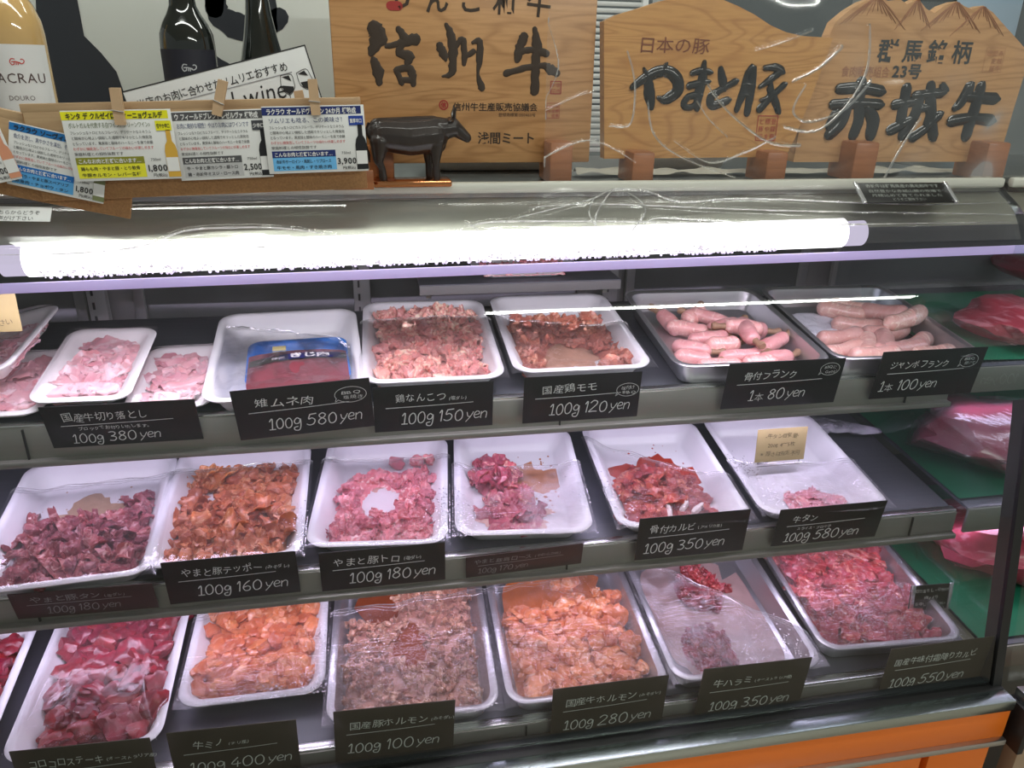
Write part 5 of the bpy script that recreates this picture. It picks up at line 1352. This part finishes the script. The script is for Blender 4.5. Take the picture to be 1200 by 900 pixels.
# name plate lying on the glass top
p = px(1050, 236, 1.112)
t = empty('name_plate', M=T(p.x - 0.003, 1.090, 1.328) @ RZ(R(-2)) @ RX(R(-56))); tag(t, 'small black lettered plate with silver ends lying below the mountain sign', 'plate')
MB().box((0, 0.001, 0), (0.150, 0.002, 0.044), 0.0005).obj('plate', BLACK, t)
for sx in (-1, 1): MB().box((sx * 0.077, 0, 0), (0.006, 0.004, 0.046), 0.001).obj('silver_end', mat('silver_clip', (0.75, 0.76, 0.8), 0.2, metal=0.8), t)
mb = MB(); text(mb, '赤城牛は群馬県産の黒毛和牛です', 0, 0.011, 0.0085, -0.0004, center=True, off=0.01, width=0.125); text(mb, '自然豊かな赤城山麓の牧場で', 0, 0.0, 0.007, -0.0004, center=True, width=0.125); text(mb, '丹精込めて育てられました', 0, -0.0095, 0.007, -0.0004, center=True, width=0.120)
text(mb, 'どうぞご賞味下さい', 0, -0.018, 0.0065, -0.0004, center=True); mb.obj('lettering', mat('gold_print', (0.26, 0.28, 0.26), 0.5), t, smooth=False)

# ------------------------------------------------------------------ cow figurine
t = empty('cow_figurine', M=T(0.066, 1.150, TOPZ + 0.002) @ RZ(R(2))); tag(t, 'small dark bronze cow figurine on a copper base before the tall sign', 'figurine')
MB().box((0, 0, 0.006), (0.112, 0.042, 0.010), 0.003).obj('base', mat('polished_copper', (0.72, 0.30, 0.13), 0.16, metal=1.0, noise_amt=0.15), t)


def caps(mb, a, b, ra, rb, n=14, sq=1.0):
    a, b = Vector(a), Vector(b); pts = []; rad = []
    d = (b - a).normalized(); L = (b - a).length
    for k in range(6): g = (k / 5) * PI / 2; pts.append(a - d * ra * math.cos(g)); rad.append(max(0.0002, ra * math.sin(g)))
    for k in range(1, 5): pts.append(a + d * L * k / 5); rad.append(ra + (rb - ra) * k / 5)
    for k in range(6): g = (k / 5) * PI / 2; pts.append(b + d * rb * math.sin(g)); rad.append(max(0.0002, rb * math.cos(g)))
    mb.tube(pts, rad, n)


mb = MB(); C_ = caps
C_(mb, (-0.036, 0, 0.071), (0.0, 0, 0.068), 0.0225, 0.0255); C_(mb, (0.0, 0, 0.068), (0.030, 0, 0.071), 0.0255, 0.0245); C_(mb, (-0.046, 0, 0.083), (0.032, 0, 0.086), 0.0115, 0.0120)
C_(mb, (0.030, 0, 0.064), (0.040, 0, 0.058), 0.018, 0.011); C_(mb, (-0.046, 0, 0.074), (-0.040, 0, 0.066), 0.016, 0.016)
C_(mb, (0.034, 0, 0.078), (0.060, -0.001, 0.081), 0.0195, 0.0130); C_(mb, (0.060, -0.001, 0.084), (0.080, -0.003, 0.069), 0.0118, 0.0066); C_(mb, (0.066, -0.001, 0.077), (0.081, -0.003, 0.067), 0.0095, 0.0062)
for sy in (-1, 1):
    C_(mb, (-0.044, sy * 0.010, 0.062), (-0.047, sy * 0.012, 0.038), 0.0145, 0.0070); C_(mb, (-0.047, sy * 0.012, 0.038), (-0.042, sy * 0.012, 0.026), 0.0062, 0.0046); C_(mb, (-0.042, sy * 0.012, 0.026), (-0.041, sy * 0.012, 0.013), 0.0044, 0.0056)
    f = 0.005 if sy < 0 else -0.003
    C_(mb, (0.030 + f, sy * 0.011, 0.058), (0.029 + f, sy * 0.011, 0.036), 0.0110, 0.0062); C_(mb, (0.029 + f, sy * 0.011, 0.036), (0.030 + f, sy * 0.011, 0.013), 0.0050, 0.0056)
    C_(mb, (0.058, sy * 0.007, 0.092), (0.054, sy * 0.020, 0.091), 0.0040, 0.0024)
cow = mb.obj('cow', mat('dark_bronze', (0.030, 0.022, 0.020), 0.3, coat=0.3, noise_amt=0.3, noise_scale=60, bump=0.35, bump_scale=120), t)
md = cow.modifiers.new('remesh', 'REMESH'); md.mode = 'VOXEL'; md.voxel_size = 0.0011; md.use_smooth_shade = True
md = cow.modifiers.new('smooth', 'SMOOTH'); md.iterations = 7; md.factor = 0.5
for sy in (-1, 1): MB().tube([(0.062, sy * 0.004, 0.092), (0.062, sy * 0.009, 0.100), (0.064, sy * 0.010, 0.110)], [0.0032, 0.0024, 0.0007], 8).obj('horn', MATS['dark_bronze'], t)
MB().tube([(-0.057, 0, 0.088), (-0.063, 0, 0.076), (-0.063, 0, 0.058), (-0.060, 0, 0.044), (-0.059, 0, 0.034)], [0.0022, 0.0016, 0.0014, 0.0026, 0.0008], 8).obj('tail', MATS['dark_bronze'], t)

# ------------------------------------------------------------------ bottles
def bottle(name, loc, prof, gm, label, lab_z=None, lab_m=None, lab_r=0.0, print_m=None, words=(), bm=0.0):
    o = MB().lathe(prof, 40).obj(name, gm); o.location = loc; tag(o, label, 'bottle', 'wine bottles behind the notice board')
    if lab_z:
        z0, z1, a0, a1 = lab_z; vs = []; fs = []; n = 24
        for i in range(n + 1):
            a = R(a0 + (a1 - a0) * i / n)
            for z in (z0, z1): vs.append((lab_r * math.cos(a), lab_r * math.sin(a), z))
        for i in range(n): fs.append((2 * i, 2 * i + 2, 2 * i + 3, 2 * i + 1))
        l = MB().add(vs, fs).obj('bottle_label', lab_m, o)
        mb = MB()
        for (s, x, z, sz, off) in words: text(mb, s, x, z, sz, 0.0, off=off, center=True)
        # scorpion emblem: claws, body, curled tail
        def em(mb, x, z, s):
            for P in ([(-1, .1), (-.7, .55), (-.2, .5)], [(-1, 0), (-.75, -.45), (-.4, -.35)], [(-.7, .05), (-.2, .1), (.3, .0), (.6, -.1)], [(.3, .0), (.7, -.25), (1.1, -.1), (1.25, .25), (1.0, .5), (.75, .45)], [(-.3, .05), (-.35, -.35)], [(0, 0), (-.05, -.4)], [(.25, -.05), (.25, -.42)]):
                brush(mb, [(x + a * s, z + b * s, s * 0.16) for a, b in P], 0, 0)
        mb2 = MB(); em(mb2, bm[0], bm[1], bm[2])
        for q, (m_, mm) in enumerate(((mb, print_m[0]), (mb2, print_m[1]))):
            r = lab_r + 0.0004; out = []
            for (x, y, z) in m_.v: a = -PI / 2 + x / r; out.append((r * math.cos(a), r * math.sin(a), z))
            m_.v = out; m_.obj('lettering' if q == 0 else 'emblem', mm, l, smooth=False)
    return o


def solid_glass(name, col, alpha_col, rough=0.05):
    return mat(name, col, rough, coat=1.0, spec=0.6)


AMBER = mat('golden_wine_glass', (0.62, 0.40, 0.16), 0.08, coat=1.0, noise_amt=0.25, noise_scale=9)
DKG = mat('dark_bottle_glass', (0.008, 0.010, 0.009), 0.05, coat=1.0)
p1 = px(31, 100, 1.24)
bottle('wine_bottle', (p1.x - 0.0065, 1.25, TOPZ), [(0.034, 0), (0.038, 0.004), (0.038, 0.195), (0.0365, 0.212), (0.030, 0.232), (0.020, 0.248), (0.0155, 0.262), (0.0145, 0.31), (0.0145, 0.325)], AMBER,
       'golden wine bottle with a white scorpion label at the end of the notice board', (0.02, 0.182, 200, 352), mat('cream_label', (0.78, 0.78, 0.78), 0.5), 0.0384, (mat('label_print', (0.10, 0.06, 0.06), 0.6), mat('scorpion_red', (0.6, 0.06, 0.05), 0.5)), (('MACRAU', 0.006, 0.134, 0.0175, 0.0), ('DOURO', 0.008, 0.112, 0.0085, -0.005)), (0.010, 0.160, 0.0075))
p2 = px(221, 60, 1.25)
BPF = [(0.034, 0), (0.0368, 0.004), (0.0368, 0.185), (0.0355, 0.200), (0.030, 0.214), (0.023, 0.225), (0.0180, 0.236), (0.0160, 0.255), (0.0155, 0.30), (0.0160, 0.32)]
bottle('wine_bottle', (p2.x, 1.25, TOPZ), BPF, DKG, 'square-shouldered black wine bottle with a silver scorpion emblem', (0.02, 0.180, 200, 350), mat('black_label', (0.012, 0.012, 0.022), 0.55), 0.0372, (CHALK_DIM, mat('silver_print', (0.5, 0.5, 0.52), 0.4)), (('LACRAU', 0.0, 0.128, 0.010, 0.0),), (0.004, 0.156, 0.0085))
p3 = px(307, 60, 1.29)
bottle('wine_bottle', (p3.x, 1.29, TOPZ), [(0.036, 0), (0.040, 0.004), (0.040, 0.115), (0.0385, 0.135), (0.031, 0.170), (0.024, 0.200), (0.0185, 0.230), (0.0155, 0.255), (0.015, 0.32)], DKG, 'slope-shouldered black wine bottle behind the tilted wine notice')

# ------------------------------------------------------------------ tilted wine notice
a, b = px(143, 108, 1.19), px(357, 53, 1.19)
ang = math.atan2(b.z - a.z, b.x - a.x); W_ = (b - a).length
t = empty('wine_notice', M=T(a.x, 1.19, a.z) @ RY(-ang)); tag(t, 'white tilted notice with brushed lettering and a pair of wine glasses', 'notice')
MB().box((W_ / 2, 0.0012, -0.045), (W_, 0.002, 0.09), 0.0003).obj('board', PAPER, t)
mb = MB()
for P in ([(0, 0), (W_, 0)], [(W_, 0), (W_, -0.09)], [(0, 0), (0, -0.09)]): brush(mb, [(x, z, 0.0016) for x, z in P], -0.0003, 0)
text(mb, '当店のお肉に合わせたソムリエおすすめ', 0.012, -0.0245, 0.0135, -0.0004, off=0.005, width=0.210, jitter=0.3)
text(mb, 'natural wine', 0.045, -0.058, 0.036, -0.0004, off=-0.002, width=0.165, shear=0.2)
mb.obj('lettering', INK, t, smooth=False)
mb = MB(); brush(mb, [(0.012, -0.0285, 0.0014), (0.225, -0.0285, 0.0014)], -0.0003, 0); mb.obj('underline', mat('grey_print', (0.35, 0.35, 0.37), 0.6), t, smooth=False)
mb = MB()
for (cx, tl) in ((0.216, -0.12), (0.238, 0.15)):
    A_ = lambda x, z: (cx + x * math.cos(tl) + z * math.sin(tl), -0.030 - (-x * math.sin(tl) + z * math.cos(tl)))
    brush(mb, [(*A_(x, z), 0.0008) for x, z in ((-.007, 0), (-.009, .010), (-.0085, .018), (0, .026), (.0085, .018), (.009, .010), (.007, 0), (-.007, 0))], -0.0004, 0)
    brush(mb, [(*A_(0, 0.026), 0.0009), (*A_(0, 0.05), 0.0009)], -0.0004, 0)
    mb.add([(A_(x, z)[0], -0.00045, A_(x, z)[1]) for x, z in ((-.0075, .013), (.0075, .016), (.007, .021), (0, .0255), (-.007, .020))], [(0, 1, 2, 3, 4)])
    mb.add([(A_(x, z)[0], -0.00045, A_(x, z)[1]) for x, z in ((-.006, .002), (.004, .001), (.006, .009))], [(0, 1, 2)])
mb.obj('wine_glasses', INK, t, smooth=False)

# ------------------------------------------------------------------ cork boards, wine cards, clothes-pegs
CORK = mat('cork', (0.40, 0.21, 0.09), 0.8, noise_amt=0.35, noise_scale=350, bump=0.5, bump_scale=500)
PALEW = wood_mat('pale_wood', (0.50, 0.34, 0.19), (0.38, 0.23, 0.12), 1.0)


def quad(ll, lr, ul, Y):
    a, b, c = px(*ll, Y), px(*lr, Y), px(*ul, Y)
    return a, (b - a).length, (c - a).length, math.atan2(b.z - a.z, b.x - a.x)


def board(ll, lr, ul, Y, label):
    a, w, h, ang = quad(ll, lr, ul, Y)
    t = empty('cork_board', M=T(a.x, Y, a.z) @ RY(-ang))
    tag(t, label, 'notice board', 'cork boards')
    MB().box((w / 2, 0.004, h / 2), (w, 0.006, h), 0.001).obj('cork_sheet', CORK, t)
    MB().box((w / 2, 0.004, h - 0.004), (w, 0.010, 0.010), 0.001).obj('top_strip', PALEW, t)
    MB().box((w / 2, -0.0002, h * 0.70), (w - 0.004, 0.001, h * 0.5), 0.0003).obj('face_panel', PALEW, t)
    return t


board((-150, 199), (152, 257), (-170, 92), 1.080, 'tilted cork board sloping down beneath the blue wine card')
board((50, 236), (431, 221), (42, 124), 1.070, 'long cork board behind the yellow, grey and navy wine cards')
o = MB().box((0, 0, 0), (0.055, 0.006, 0.026), 0.001).obj('wood_block', FOOTW, M=T(*(px(414, 211, 1.105)))); tag(o, 'brown wood block propping the end of the long cork board', 'block')

RGB = lambda r, g, b: tuple(((c / 255) ** 2.2) for c in (r, g, b))


def bottle_print(parent, x, z, hgt, body, lab, M=None):
    w = hgt * 0.13
    MB().add([(x + a * w, -0.0008, z + b * hgt) for a, b in ((-1, 0), (1, 0), (1, .55), (.8, .68), (.4, .76), (.38, 1), (-.38, 1), (-.4, .76), (-.8, .68), (-1, .55))], [tuple(range(10))]).obj('bottle_picture', body, parent, smooth=False)
    MB().add([(x + a * w * 0.96, -0.0011, z + b * hgt) for a, b in ((-1, .12), (1, .12), (1, .42), (-1, .42))], [(0, 1, 2, 3)]).obj('bottle_picture_label', lab, parent, smooth=False)


def wine_card(ll, lr, ul, Y, label, hcol, boxcol, title, lines, box, price, tcol=None, bcol=None, head='', bottle_col=None, badge=None, badgecol=None, boxhead=None):
    a, w, h, ang = quad(ll, lr, ul, Y)
    t = empty('wine_card', M=T(a.x, Y, a.z) @ RY(-ang)); tag(t, label, 'card', 'wine price cards')
    MB().box((w / 2, 0.0004, h / 2), (w, 0.0008, h), 0.0002).obj('card', PAPER, t)
    q = lambda x0, z0, x1, z1, m, nm, y=-0.0003: MB().add([(x0 * w, y, z0 * h), (x1 * w, y, z0 * h), (x1 * w, y, z1 * h), (x0 * w, y, z1 * h)], [(0, 1, 2, 3)]).obj(nm, m, t, smooth=False)
    q(0.0, .87, .97, 0.985, mat('c%s' % str(hcol), RGB(*hcol), 0.45), 'header')
    q(0.05, .04, .68, .34, mat('c%s' % str(boxcol), RGB(*boxcol), 0.45), 'pairing_box')
    q(0.05, .24, .68, .34, mat('c%s' % str(boxhead or hcol), RGB(*(boxhead or hcol)), 0.45), 'pairing_header', -0.0005)
    mb = MB(); text(mb, title, .04 * w, .885 * h, h * 0.095, -0.0007, off=0.03, width=w * 0.88); mb.obj('header_lettering', mat('print_white', (0.85, 0.85, 0.85), 0.5) if tcol is None else tcol, t, smooth=False); mb = MB(); text(mb, 'こんなお肉と抜群に合います…', .07 * w, .26 * h, h * 0.07, -0.0009, off=0.02, width=w * 0.58)
    mb.obj('pairing_lettering', mat('print_white', (0.85, 0.85, 0.85), 0.5), t, smooth=False)
    mb = MB(); text(mb, head, .05 * w, .76 * h, h * 0.085, -0.0007, off=0.0, width=w * 0.76); mb.obj('headline', mat('print_navy', (0.04, 0.06, 0.18), 0.5) if bcol is None else bcol, t, smooth=False)
    mb = MB(); rd = MB()
    for k, s in enumerate(lines): text(rd if k == 3 else mb, s, .05 * w, (.67 - k * .075) * h, h * 0.052, -0.0007, width=w * (.74 if k < 4 else .45))
    for k, s in enumerate(box): text(mb, s, .08 * w, (.155 - k * .09) * h, h * 0.06, -0.0007, off=0.01, width=w * .55)
    text(mb, '750ml', .74 * w, .27 * h, h * 0.055, -0.0007, off=0.0); text(mb, '円(税込)', .74 * w, .04 * h, h * 0.055, -0.0007, off=0.01)
    text(mb, price, .69 * w, .12 * h, h * 0.13, -0.0007, off=0.02, width=w * .20)
    mb.obj('lettering', INK, t, smooth=False); rd.obj('red_lettering', mat('print_red', (0.6, 0.05, 0.06), 0.5), t, smooth=False)
    if badge:
        q(.84, .70, .985, .84, mat('c%s' % str(badgecol), RGB(*badgecol), 0.45), 'badge', -0.0008)
        mb = MB(); text(mb, badge, .85 * w, .74 * h, h * 0.07, -0.001, off=0.02, width=w * .12); mb.obj('badge_lettering', INK if badgecol[0] > 180 else MATS['print_white'], t, smooth=False)
    bottle_print(t, .945 * w, .03 * h, .68 * h, bottle_col, mat('print_white', (0.85, 0.85, 0.85), 0.5))
    return t


LN = ['フレッシュなトロピカルフルーツ。デリケートなミネラル', 'と酸味が心地よい調和した透明でキリッとした微発泡', 'となっています。果実味と酸味のハーモニーを楽で余韻', 'わずかに微発泡していてフルーツの味わいが楽しめます', '家庭料理との相性抜群です']
YC = 1.086
wine_card((8, 215), (121, 239), (9, 141), 1.066, 'blue-headed wine card hanging askew on the lower cork board', (40, 120, 190), (90, 165, 225), 'ラクラウ ソーヴィニヨンブラン', LN, ['豚バラ・やまと豚スペアリブ', '赤身肉・チョボウ・タン'], '1,800', head='魚介を流し、爽やかさを演出、そしてまたお肉', bottle_col=mat('print_dkgreen', (0.2, 0.22, 0.1), 0.4), tcol=INK, boxhead=(30, 110, 190))
wine_card((-72, 230), (26, 209), (-92, 152), 1.058, 'pink wine card cut off at the far end of the cork board', (235, 160, 190), (240, 190, 205), 'ラクラウ ロゼ', LN, ['豚しゃぶ・鶏もも', '豚ロース'], '1,800', head='華やかなロゼワイン', bottle_col=mat('print_rose', (0.75, 0.33, 0.2), 0.4), badge='辛口', badgecol=(240, 130, 170))
wine_card((213, 212), (321, 207), (204, 131), 1.062, 'dark grey-headed wine card reading 2,500 between the yellow and navy cards', (85, 85, 88), (190, 190, 192), 'ウ フィールドブレンドレゼルヴァ 樽熟成', LN, ['牛・やまと豚カシラ・豚トロ', '鶏・赤城牛ミスジ・ロース肉'], '2,500', head='お肉に絶妙な相性！やはりお肉にはワインです', bottle_col=mat('print_black', (0.015, 0.015, 0.018), 0.4), badge='少辛口', badgecol=(70, 72, 78))
wine_card((88, 213), (213, 209), (76, 130), 1.056, 'yellow-headed wine card reading 1,800 pinned by a wooden peg', (240, 235, 40), (235, 230, 60), 'キンタ デ クルゼイロ ヴィーニョヴェルデ', LN, ['鶏もも肉・やまと豚・とり軟骨', '牛豚ホルモン・レバー各種'], '1,800', head='ポルトガルを代表する白ワイン！グリーンワイン♪', bottle_col=mat('print_gold', (0.72, 0.42, 0.06), 0.4), badge='爽やか辛口', badgecol=(240, 235, 40), tcol=INK, bcol=mat('print_olive', (0.1, 0.14, 0.04), 0.5), boxhead=(140, 140, 50))
wine_card((316, 204), (432, 200), (306, 125), 1.056, 'navy-headed wine card reading 3,900 nearest the cow figurine', (35, 50, 110), (110, 185, 240), 'ラクラウ オールドヴァイン 24か月 樽熟成', LN, ['赤城牛サーロイン・馬刺し・リブロース', '牛モモ・馬肉・すき焼き肉'], '3,900', head='ソムリエも唸る、この美味さ！', bottle_col=MATS['print_black'] if 'print_black' in MATS else BLACK, badge='重厚辛口', badgecol=(40, 70, 160))

PEG = mat('peg_wood', (0.56, 0.38, 0.23), 0.55, noise_amt=0.12, noise_scale=80)
for (cx, cy, ang, Y, lab) in ((137, 125, 0, 1.048, 'wooden clothes-peg clipping the yellow wine card'), (257, 115, -17, 1.052, 'slanting wooden clothes-peg over the natural wine lettering'), (368, 114, 2, 1.048, 'wooden clothes-peg clipping the navy wine card'), (351, 115, 8, 1.084, 'short wooden peg tip showing behind the navy card peg')):
    p = px(cx, cy, Y); L_ = 0.042 if Y < 1.07 else 0.018
    t = empty('clothes_peg', M=T(*p) @ RY(-R(ang))); tag(t, lab, 'peg', 'wooden clothes-pegs')
    MB().prism([(-0.0055, -L_ / 2), (0.0055, -L_ / 2), (0.006, -L_ / 2 + 0.012), (0.0055, L_ / 2), (-0.0055, L_ / 2), (-0.006, -L_ / 2 + 0.012)], 0.004).obj('jaw', PEG, t)
    MB().prism([(-0.0055, -L_ / 2), (0.0055, -L_ / 2), (0.0055, L_ / 2), (-0.0055, L_ / 2)], 0.004, M=T(0, 0.006, 0)).obj('jaw', PEG, t)
    if Y < 1.07: MB().tube([(-0.007, -0.001, -0.004), (0.007, -0.001, -0.006)], 0.0007, 6).obj('spring', STEEL, t)

# white paper slip under the cork board
p = px(10, 246, 1.075)
t = empty('paper_slip', M=T(p.x, 1.070, 1.318) @ RY(R(2)) @ RX(R(-45))); tag(t, 'white curled paper slip with tiny writing under the lower cork board', 'paper')
MB().box((0, 0, 0), (0.10, 0.0008, 0.022), 0.0003).obj('sheet', PAPER, t)
mb = MB(); text(mb, 'ご注文はこちらからどうぞ', -0.045, -0.001, 0.007, -0.0007); text(mb, 'お気軽にお声がけ下さい', -0.045, -0.0095, 0.007, -0.0007); mb.obj('lettering', INK, t, smooth=False)

# ------------------------------------------------------------------ posters behind the bottles
a = px(-80, -40, 1.47); b = px(394, 0, 1.47)
zt = 1.62; zb = 1.335
o = MB().box(((a.x + b.x) / 2, 1.475, (zt + zb) / 2), (b.x - a.x, 0.003, zt - zb), 0.0005).obj('calligraphy_poster', mat('poster_white', (0.66, 0.68, 0.64), 0.35, noise_amt=0.03, noise_scale=10)); tag(o, 'pale poster with big black brush strokes behind the wine bottles', 'poster')
mb = MB()
PG = [(40, -30), (84, -30), (92, 10), (98, 42), (118, 62), (136, 84), (146, 112), (147, 130), (46, 130)]
mb.add([(px(x, y, 1.47).x, 1.4724, px(x, y, 1.47).z) for x, y in PG], [tuple(range(len(PG)))]); mb.obj('brush_mass', mat('poster_ink', (0.028, 0.032, 0.042), 0.5), o, smooth=False); mb = MB()
for st in ([(250, -10, 20), (256, 16, 24), (276, 30, 28), (300, 33, 28), (328, 20, 20)], [(255, -25, 18), (250, 10, 20)], [(308, -20, 22), (312, 30, 24), (300, 70, 20)], [(240, 70, 24), (262, 95, 40), (285, 110, 30)], [(295, 60, 16), (290, 72, 12)]):
    P = [(px(x, y, 1.47), wv * 0.0015) for x, y, wv in st]; brush(mb, [(q.x, q.z, wv) for q, wv in P], 1.4725, 0, rough=0.12, seed=int(st[0][0]))
mb.obj('brush_strokes', mat('poster_ink', (0.028, 0.032, 0.042), 0.5), o, smooth=False)
a = px(-60, 0, 1.44); b = px(117, 0, 1.44); c = px(150, 118, 1.44)
# older cream sheet in front on one side
mb = MB(); mb.prism([(a.x, 1.335), (c.x, 1.335), (c.x - 0.002, c.z), (b.x + 0.010, 1.53), (b.x, 1.62), (a.x, 1.62)], 0.002, M=T(0, 1.4735, 0))
# ------------------------------------------------------------------ background behind the signs
t = empty('kitchen_cabinet', (0, 0, 0)); tag(t, 'grey steel kitchen cabinet with glass doors behind the wooden signs', 'cabinet')
MB().box((1.3, 2.5, 1.1), (2.6, 0.5, 2.2), 0.004).obj('body', mat('cabinet_grey', (0.26, 0.28, 0.28), 0.3, metal=0.3, noise_amt=0.08, noise_scale=3), t)
for x in (0.55, 1.15, 1.75): MB().box((x, 2.24, 1.75), (0.5, 0.012, 0.7), 0.004).obj('door', mat('cabinet_glass', (0.10, 0.115, 0.12), 0.08, coat=0.5), t)
p = px(1140, 40, 2.2)
MB().box((p.x + 0.05, 2.22, p.z), (0.22, 0.004, 0.20), 0.002).obj('window_reflection', mat('blue_window_reflection', (0.42, 0.55, 0.68), 0.3), t)  # window light reflected in the cabinet glass, painted as a pale blue panel
t = empty('louvred_shutter', (0.478, 1.62, 1.33)); tag(t, 'white louvred shutter glimpsed between the first two wooden signs', 'shutter')
for k in range(26): MB().box((0, 0, 0.01 + k * 0.012), (0.16, 0.006, 0.008), 0.001, M=RX(0)).obj('slat', PANW, t)
MB().box((-0.085, 0, 0.16), (0.012, 0.012, 0.33), 0.001).obj('frame', PANW, t); MB().box((0.085, 0, 0.16), (0.012, 0.012, 0.33), 0.001).obj('frame', PANW, t)

# ------------------------------------------------------------------ clear vinyl sheets (draped over the glass top, and hanging before the signs)


def ridged(name, label, fn, NU, NV, lines, amp=0.0016, wid=0.0016, crease_glare=0.001):
    """sheet surface fn(u,v)->(point, normal) with narrow creases, plus milky glare tubes, along lines given in (u,v)"""
    vs = []; fs = []
    segs = []
    for L in lines:
        S = crom(L[1], 6); segs.append((L[0], S))
    P = [[fn(i / NU, j / NV) for j in range(NV + 1)] for i in range(NU + 1)]
    W3 = []
    for amp_k, S in segs:
        Q = [fn(max(0, min(1, u)), max(0, min(1, v)))[0] for u, v in S]
        W3.append((amp_k, Q))
    H = [[0.0] * (NV + 1) for _ in range(NU + 1)]
    for amp_k, Q in W3:
        for a, b in zip(Q, Q[1:]):
            ab = b - a; L2 = max(1e-12, ab.dot(ab)); mid = (a + b) / 2; rad = ab.length / 2 + wid * 3
            for i in range(NU + 1):
                p0 = P[i][NV // 2][0]
                if abs(p0.x - mid.x) > rad + 0.002: continue
                for j in range(NV + 1):
                    p = P[i][j][0]; d = (p - mid)
                    if d.length > rad: continue
                    tt = max(0, min(1, (p - a).dot(ab) / L2)); dd = (p - (a + ab * tt)).length
                    H[i][j] = max(H[i][j], amp_k * amp * math.exp(-(dd / wid) ** 2))
    for i in range(NU + 1):
        for j in range(NV + 1):
            p, n = P[i][j]; vs.append(p + n * H[i][j])
    for i in range(NU):
        for j in range(NV): a = i * (NV + 1) + j; fs.append((a, a + NV + 1, a + NV + 2, a + 1))
    o = MB().add(vs, fs).obj(name, VINYL); tag(o, label, 'vinyl sheet', 'clear vinyl covers')
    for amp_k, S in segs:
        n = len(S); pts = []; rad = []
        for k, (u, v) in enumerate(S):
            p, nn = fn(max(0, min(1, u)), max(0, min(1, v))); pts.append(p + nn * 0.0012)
            rad.append(crease_glare * amp_k * (0.15 + 0.85 * math.sin(PI * min(1, (k + 0.3) / n)) ** 0.6) * (0.65 + 0.5 * abs(noise.noise(Vector((k * 0.55, u * 9, 3))))))
        if all((a - b).length > 1e-5 for a, b in zip(pts, pts[1:])): MB().tube(pts, rad, 6).obj('crease_glare', CREASE_GLARE, o)
    return o


ARC = [g for g in GP if g[1] > 1.245]


def drape(u, v):
    x = -0.62 + u * 1.64; k = v * (len(ARC) - 1); i = min(int(k), len(ARC) - 2); f = k - i
    y = ARC[i][0] + (ARC[i + 1][0] - ARC[i][0]) * f; z = ARC[i][1] + (ARC[i + 1][1] - ARC[i][1]) * f
    tn = Vector((0, ARC[i + 1][0] - ARC[i][0], ARC[i + 1][1] - ARC[i][1])).normalized(); n = Vector((0, -tn.z, tn.y))
    return Vector((x, y, z)) + n * (0.004 + 0.0015 * noise.noise(Vector((x * 6, v * 2, 0)))), n


def uvd(x, y):
    """photo pixel to drape (u,v)"""
    best = None
    for k in range(61):
        v = k / 60; Yv = drape(0.5, v)[0].y; p = px(x, y, Yv); d = abs(p.z - drape(0.5, v)[0].z)
        if best is None or d < best[0]: best = (d, (p.x + 0.62) / 1.64, v)
    return best[1], best[2]


LD = [(0.7, [(620, 244), (700, 240), (900, 247), (1190, 252)]), (0.6, [(10, 247), (200, 240), (420, 236)]), (1.0, [(0, 299), (90, 297), (165, 290), (215, 272), (260, 268), (330, 268), (400, 277)]), (0.8, [(270, 288), (330, 292)]), (1.0, [(545, 268), (575, 261), (640, 259), (840, 262)]), (0.8, [(545, 262), (570, 275)]),
      (1.0, [(600, 258), (690, 235), (720, 222), (755, 224), (795, 238), (860, 234), (960, 236), (1080, 240), (1190, 238)]), (0.9, [(718, 224), (697, 258), (712, 282)]), (0.9, [(735, 226), (756, 248), (730, 282)]), (0.8, [(752, 272), (765, 258), (810, 258), (900, 262), (1010, 264), (1190, 262)]), (0.6, [(700, 228), (690, 250), (705, 275)])]
ridged('vinyl_cover', 'clear vinyl sheet draped over the curved glass top of the case', drape, 900, 40, [(a, [uvd(*p) for p in L]) for a, L in LD], amp=0.0034, wid=0.0028, crease_glare=0.0021)


def hang(u, v):
    x = 0.262 + u * 0.86; z = 1.340 + v * 0.26
    y = 1.150 + 0.006 * math.sin(u * 9 + 2 * v) + 0.005 * noise.noise(Vector((u * 3, v * 2, 4))) + 0.004 * noise.noise(Vector((u * 9, v * 5, 4)))
    return Vector((x, y, z)), Vector((0, -1, 0))


def uvh(x, y): p = px(x, y, 1.15); return (p.x - 0.262) / 0.86, (p.z - 1.340) / 0.26


LH = [(1, [(735, 60), (745, 100), (740, 145), (715, 148)]), (1, [(760, 120), (768, 160), (800, 185), (860, 208)]), (1, [(828, 100), (850, 130), (895, 165), (935, 170)]), (0.8, [(815, 118), (830, 140), (850, 160)]), (0.9, [(940, 100), (925, 130), (945, 142), (985, 128), (1020, 95)]), (1, [(985, 55), (955, 80), (925, 95)]),
      (1, [(1020, 30), (1012, 90), (960, 150), (915, 148)]), (0.8, [(790, 165), (830, 190), (870, 178), (905, 160)]), (0.8, [(640, 130), (680, 112), (700, 108)]), (0.9, [(620, 195), (650, 178), (690, 165), (720, 175), (745, 190)]), (0.8, [(1080, 140), (1050, 180), (1035, 205)]), (0.6, [(880, 60), (915, 50), (950, 35)]), (0.7, [(640, 20), (655, 80), (625, 140)])]
ridged('vinyl_curtain', 'clear vinyl sheet hanging before the arched and mountain signs', hang, 560, 170, [(a, [uvh(*p) for p in L]) for a, L in LH], amp=0.0026, wid=0.0018, crease_glare=0.0008)

# ------------------------------------------------------------------ drop helper curves left unused
for me in [m for m in bpy.data.meshes if m.users == 0]: bpy.data.meshes.remove(me)
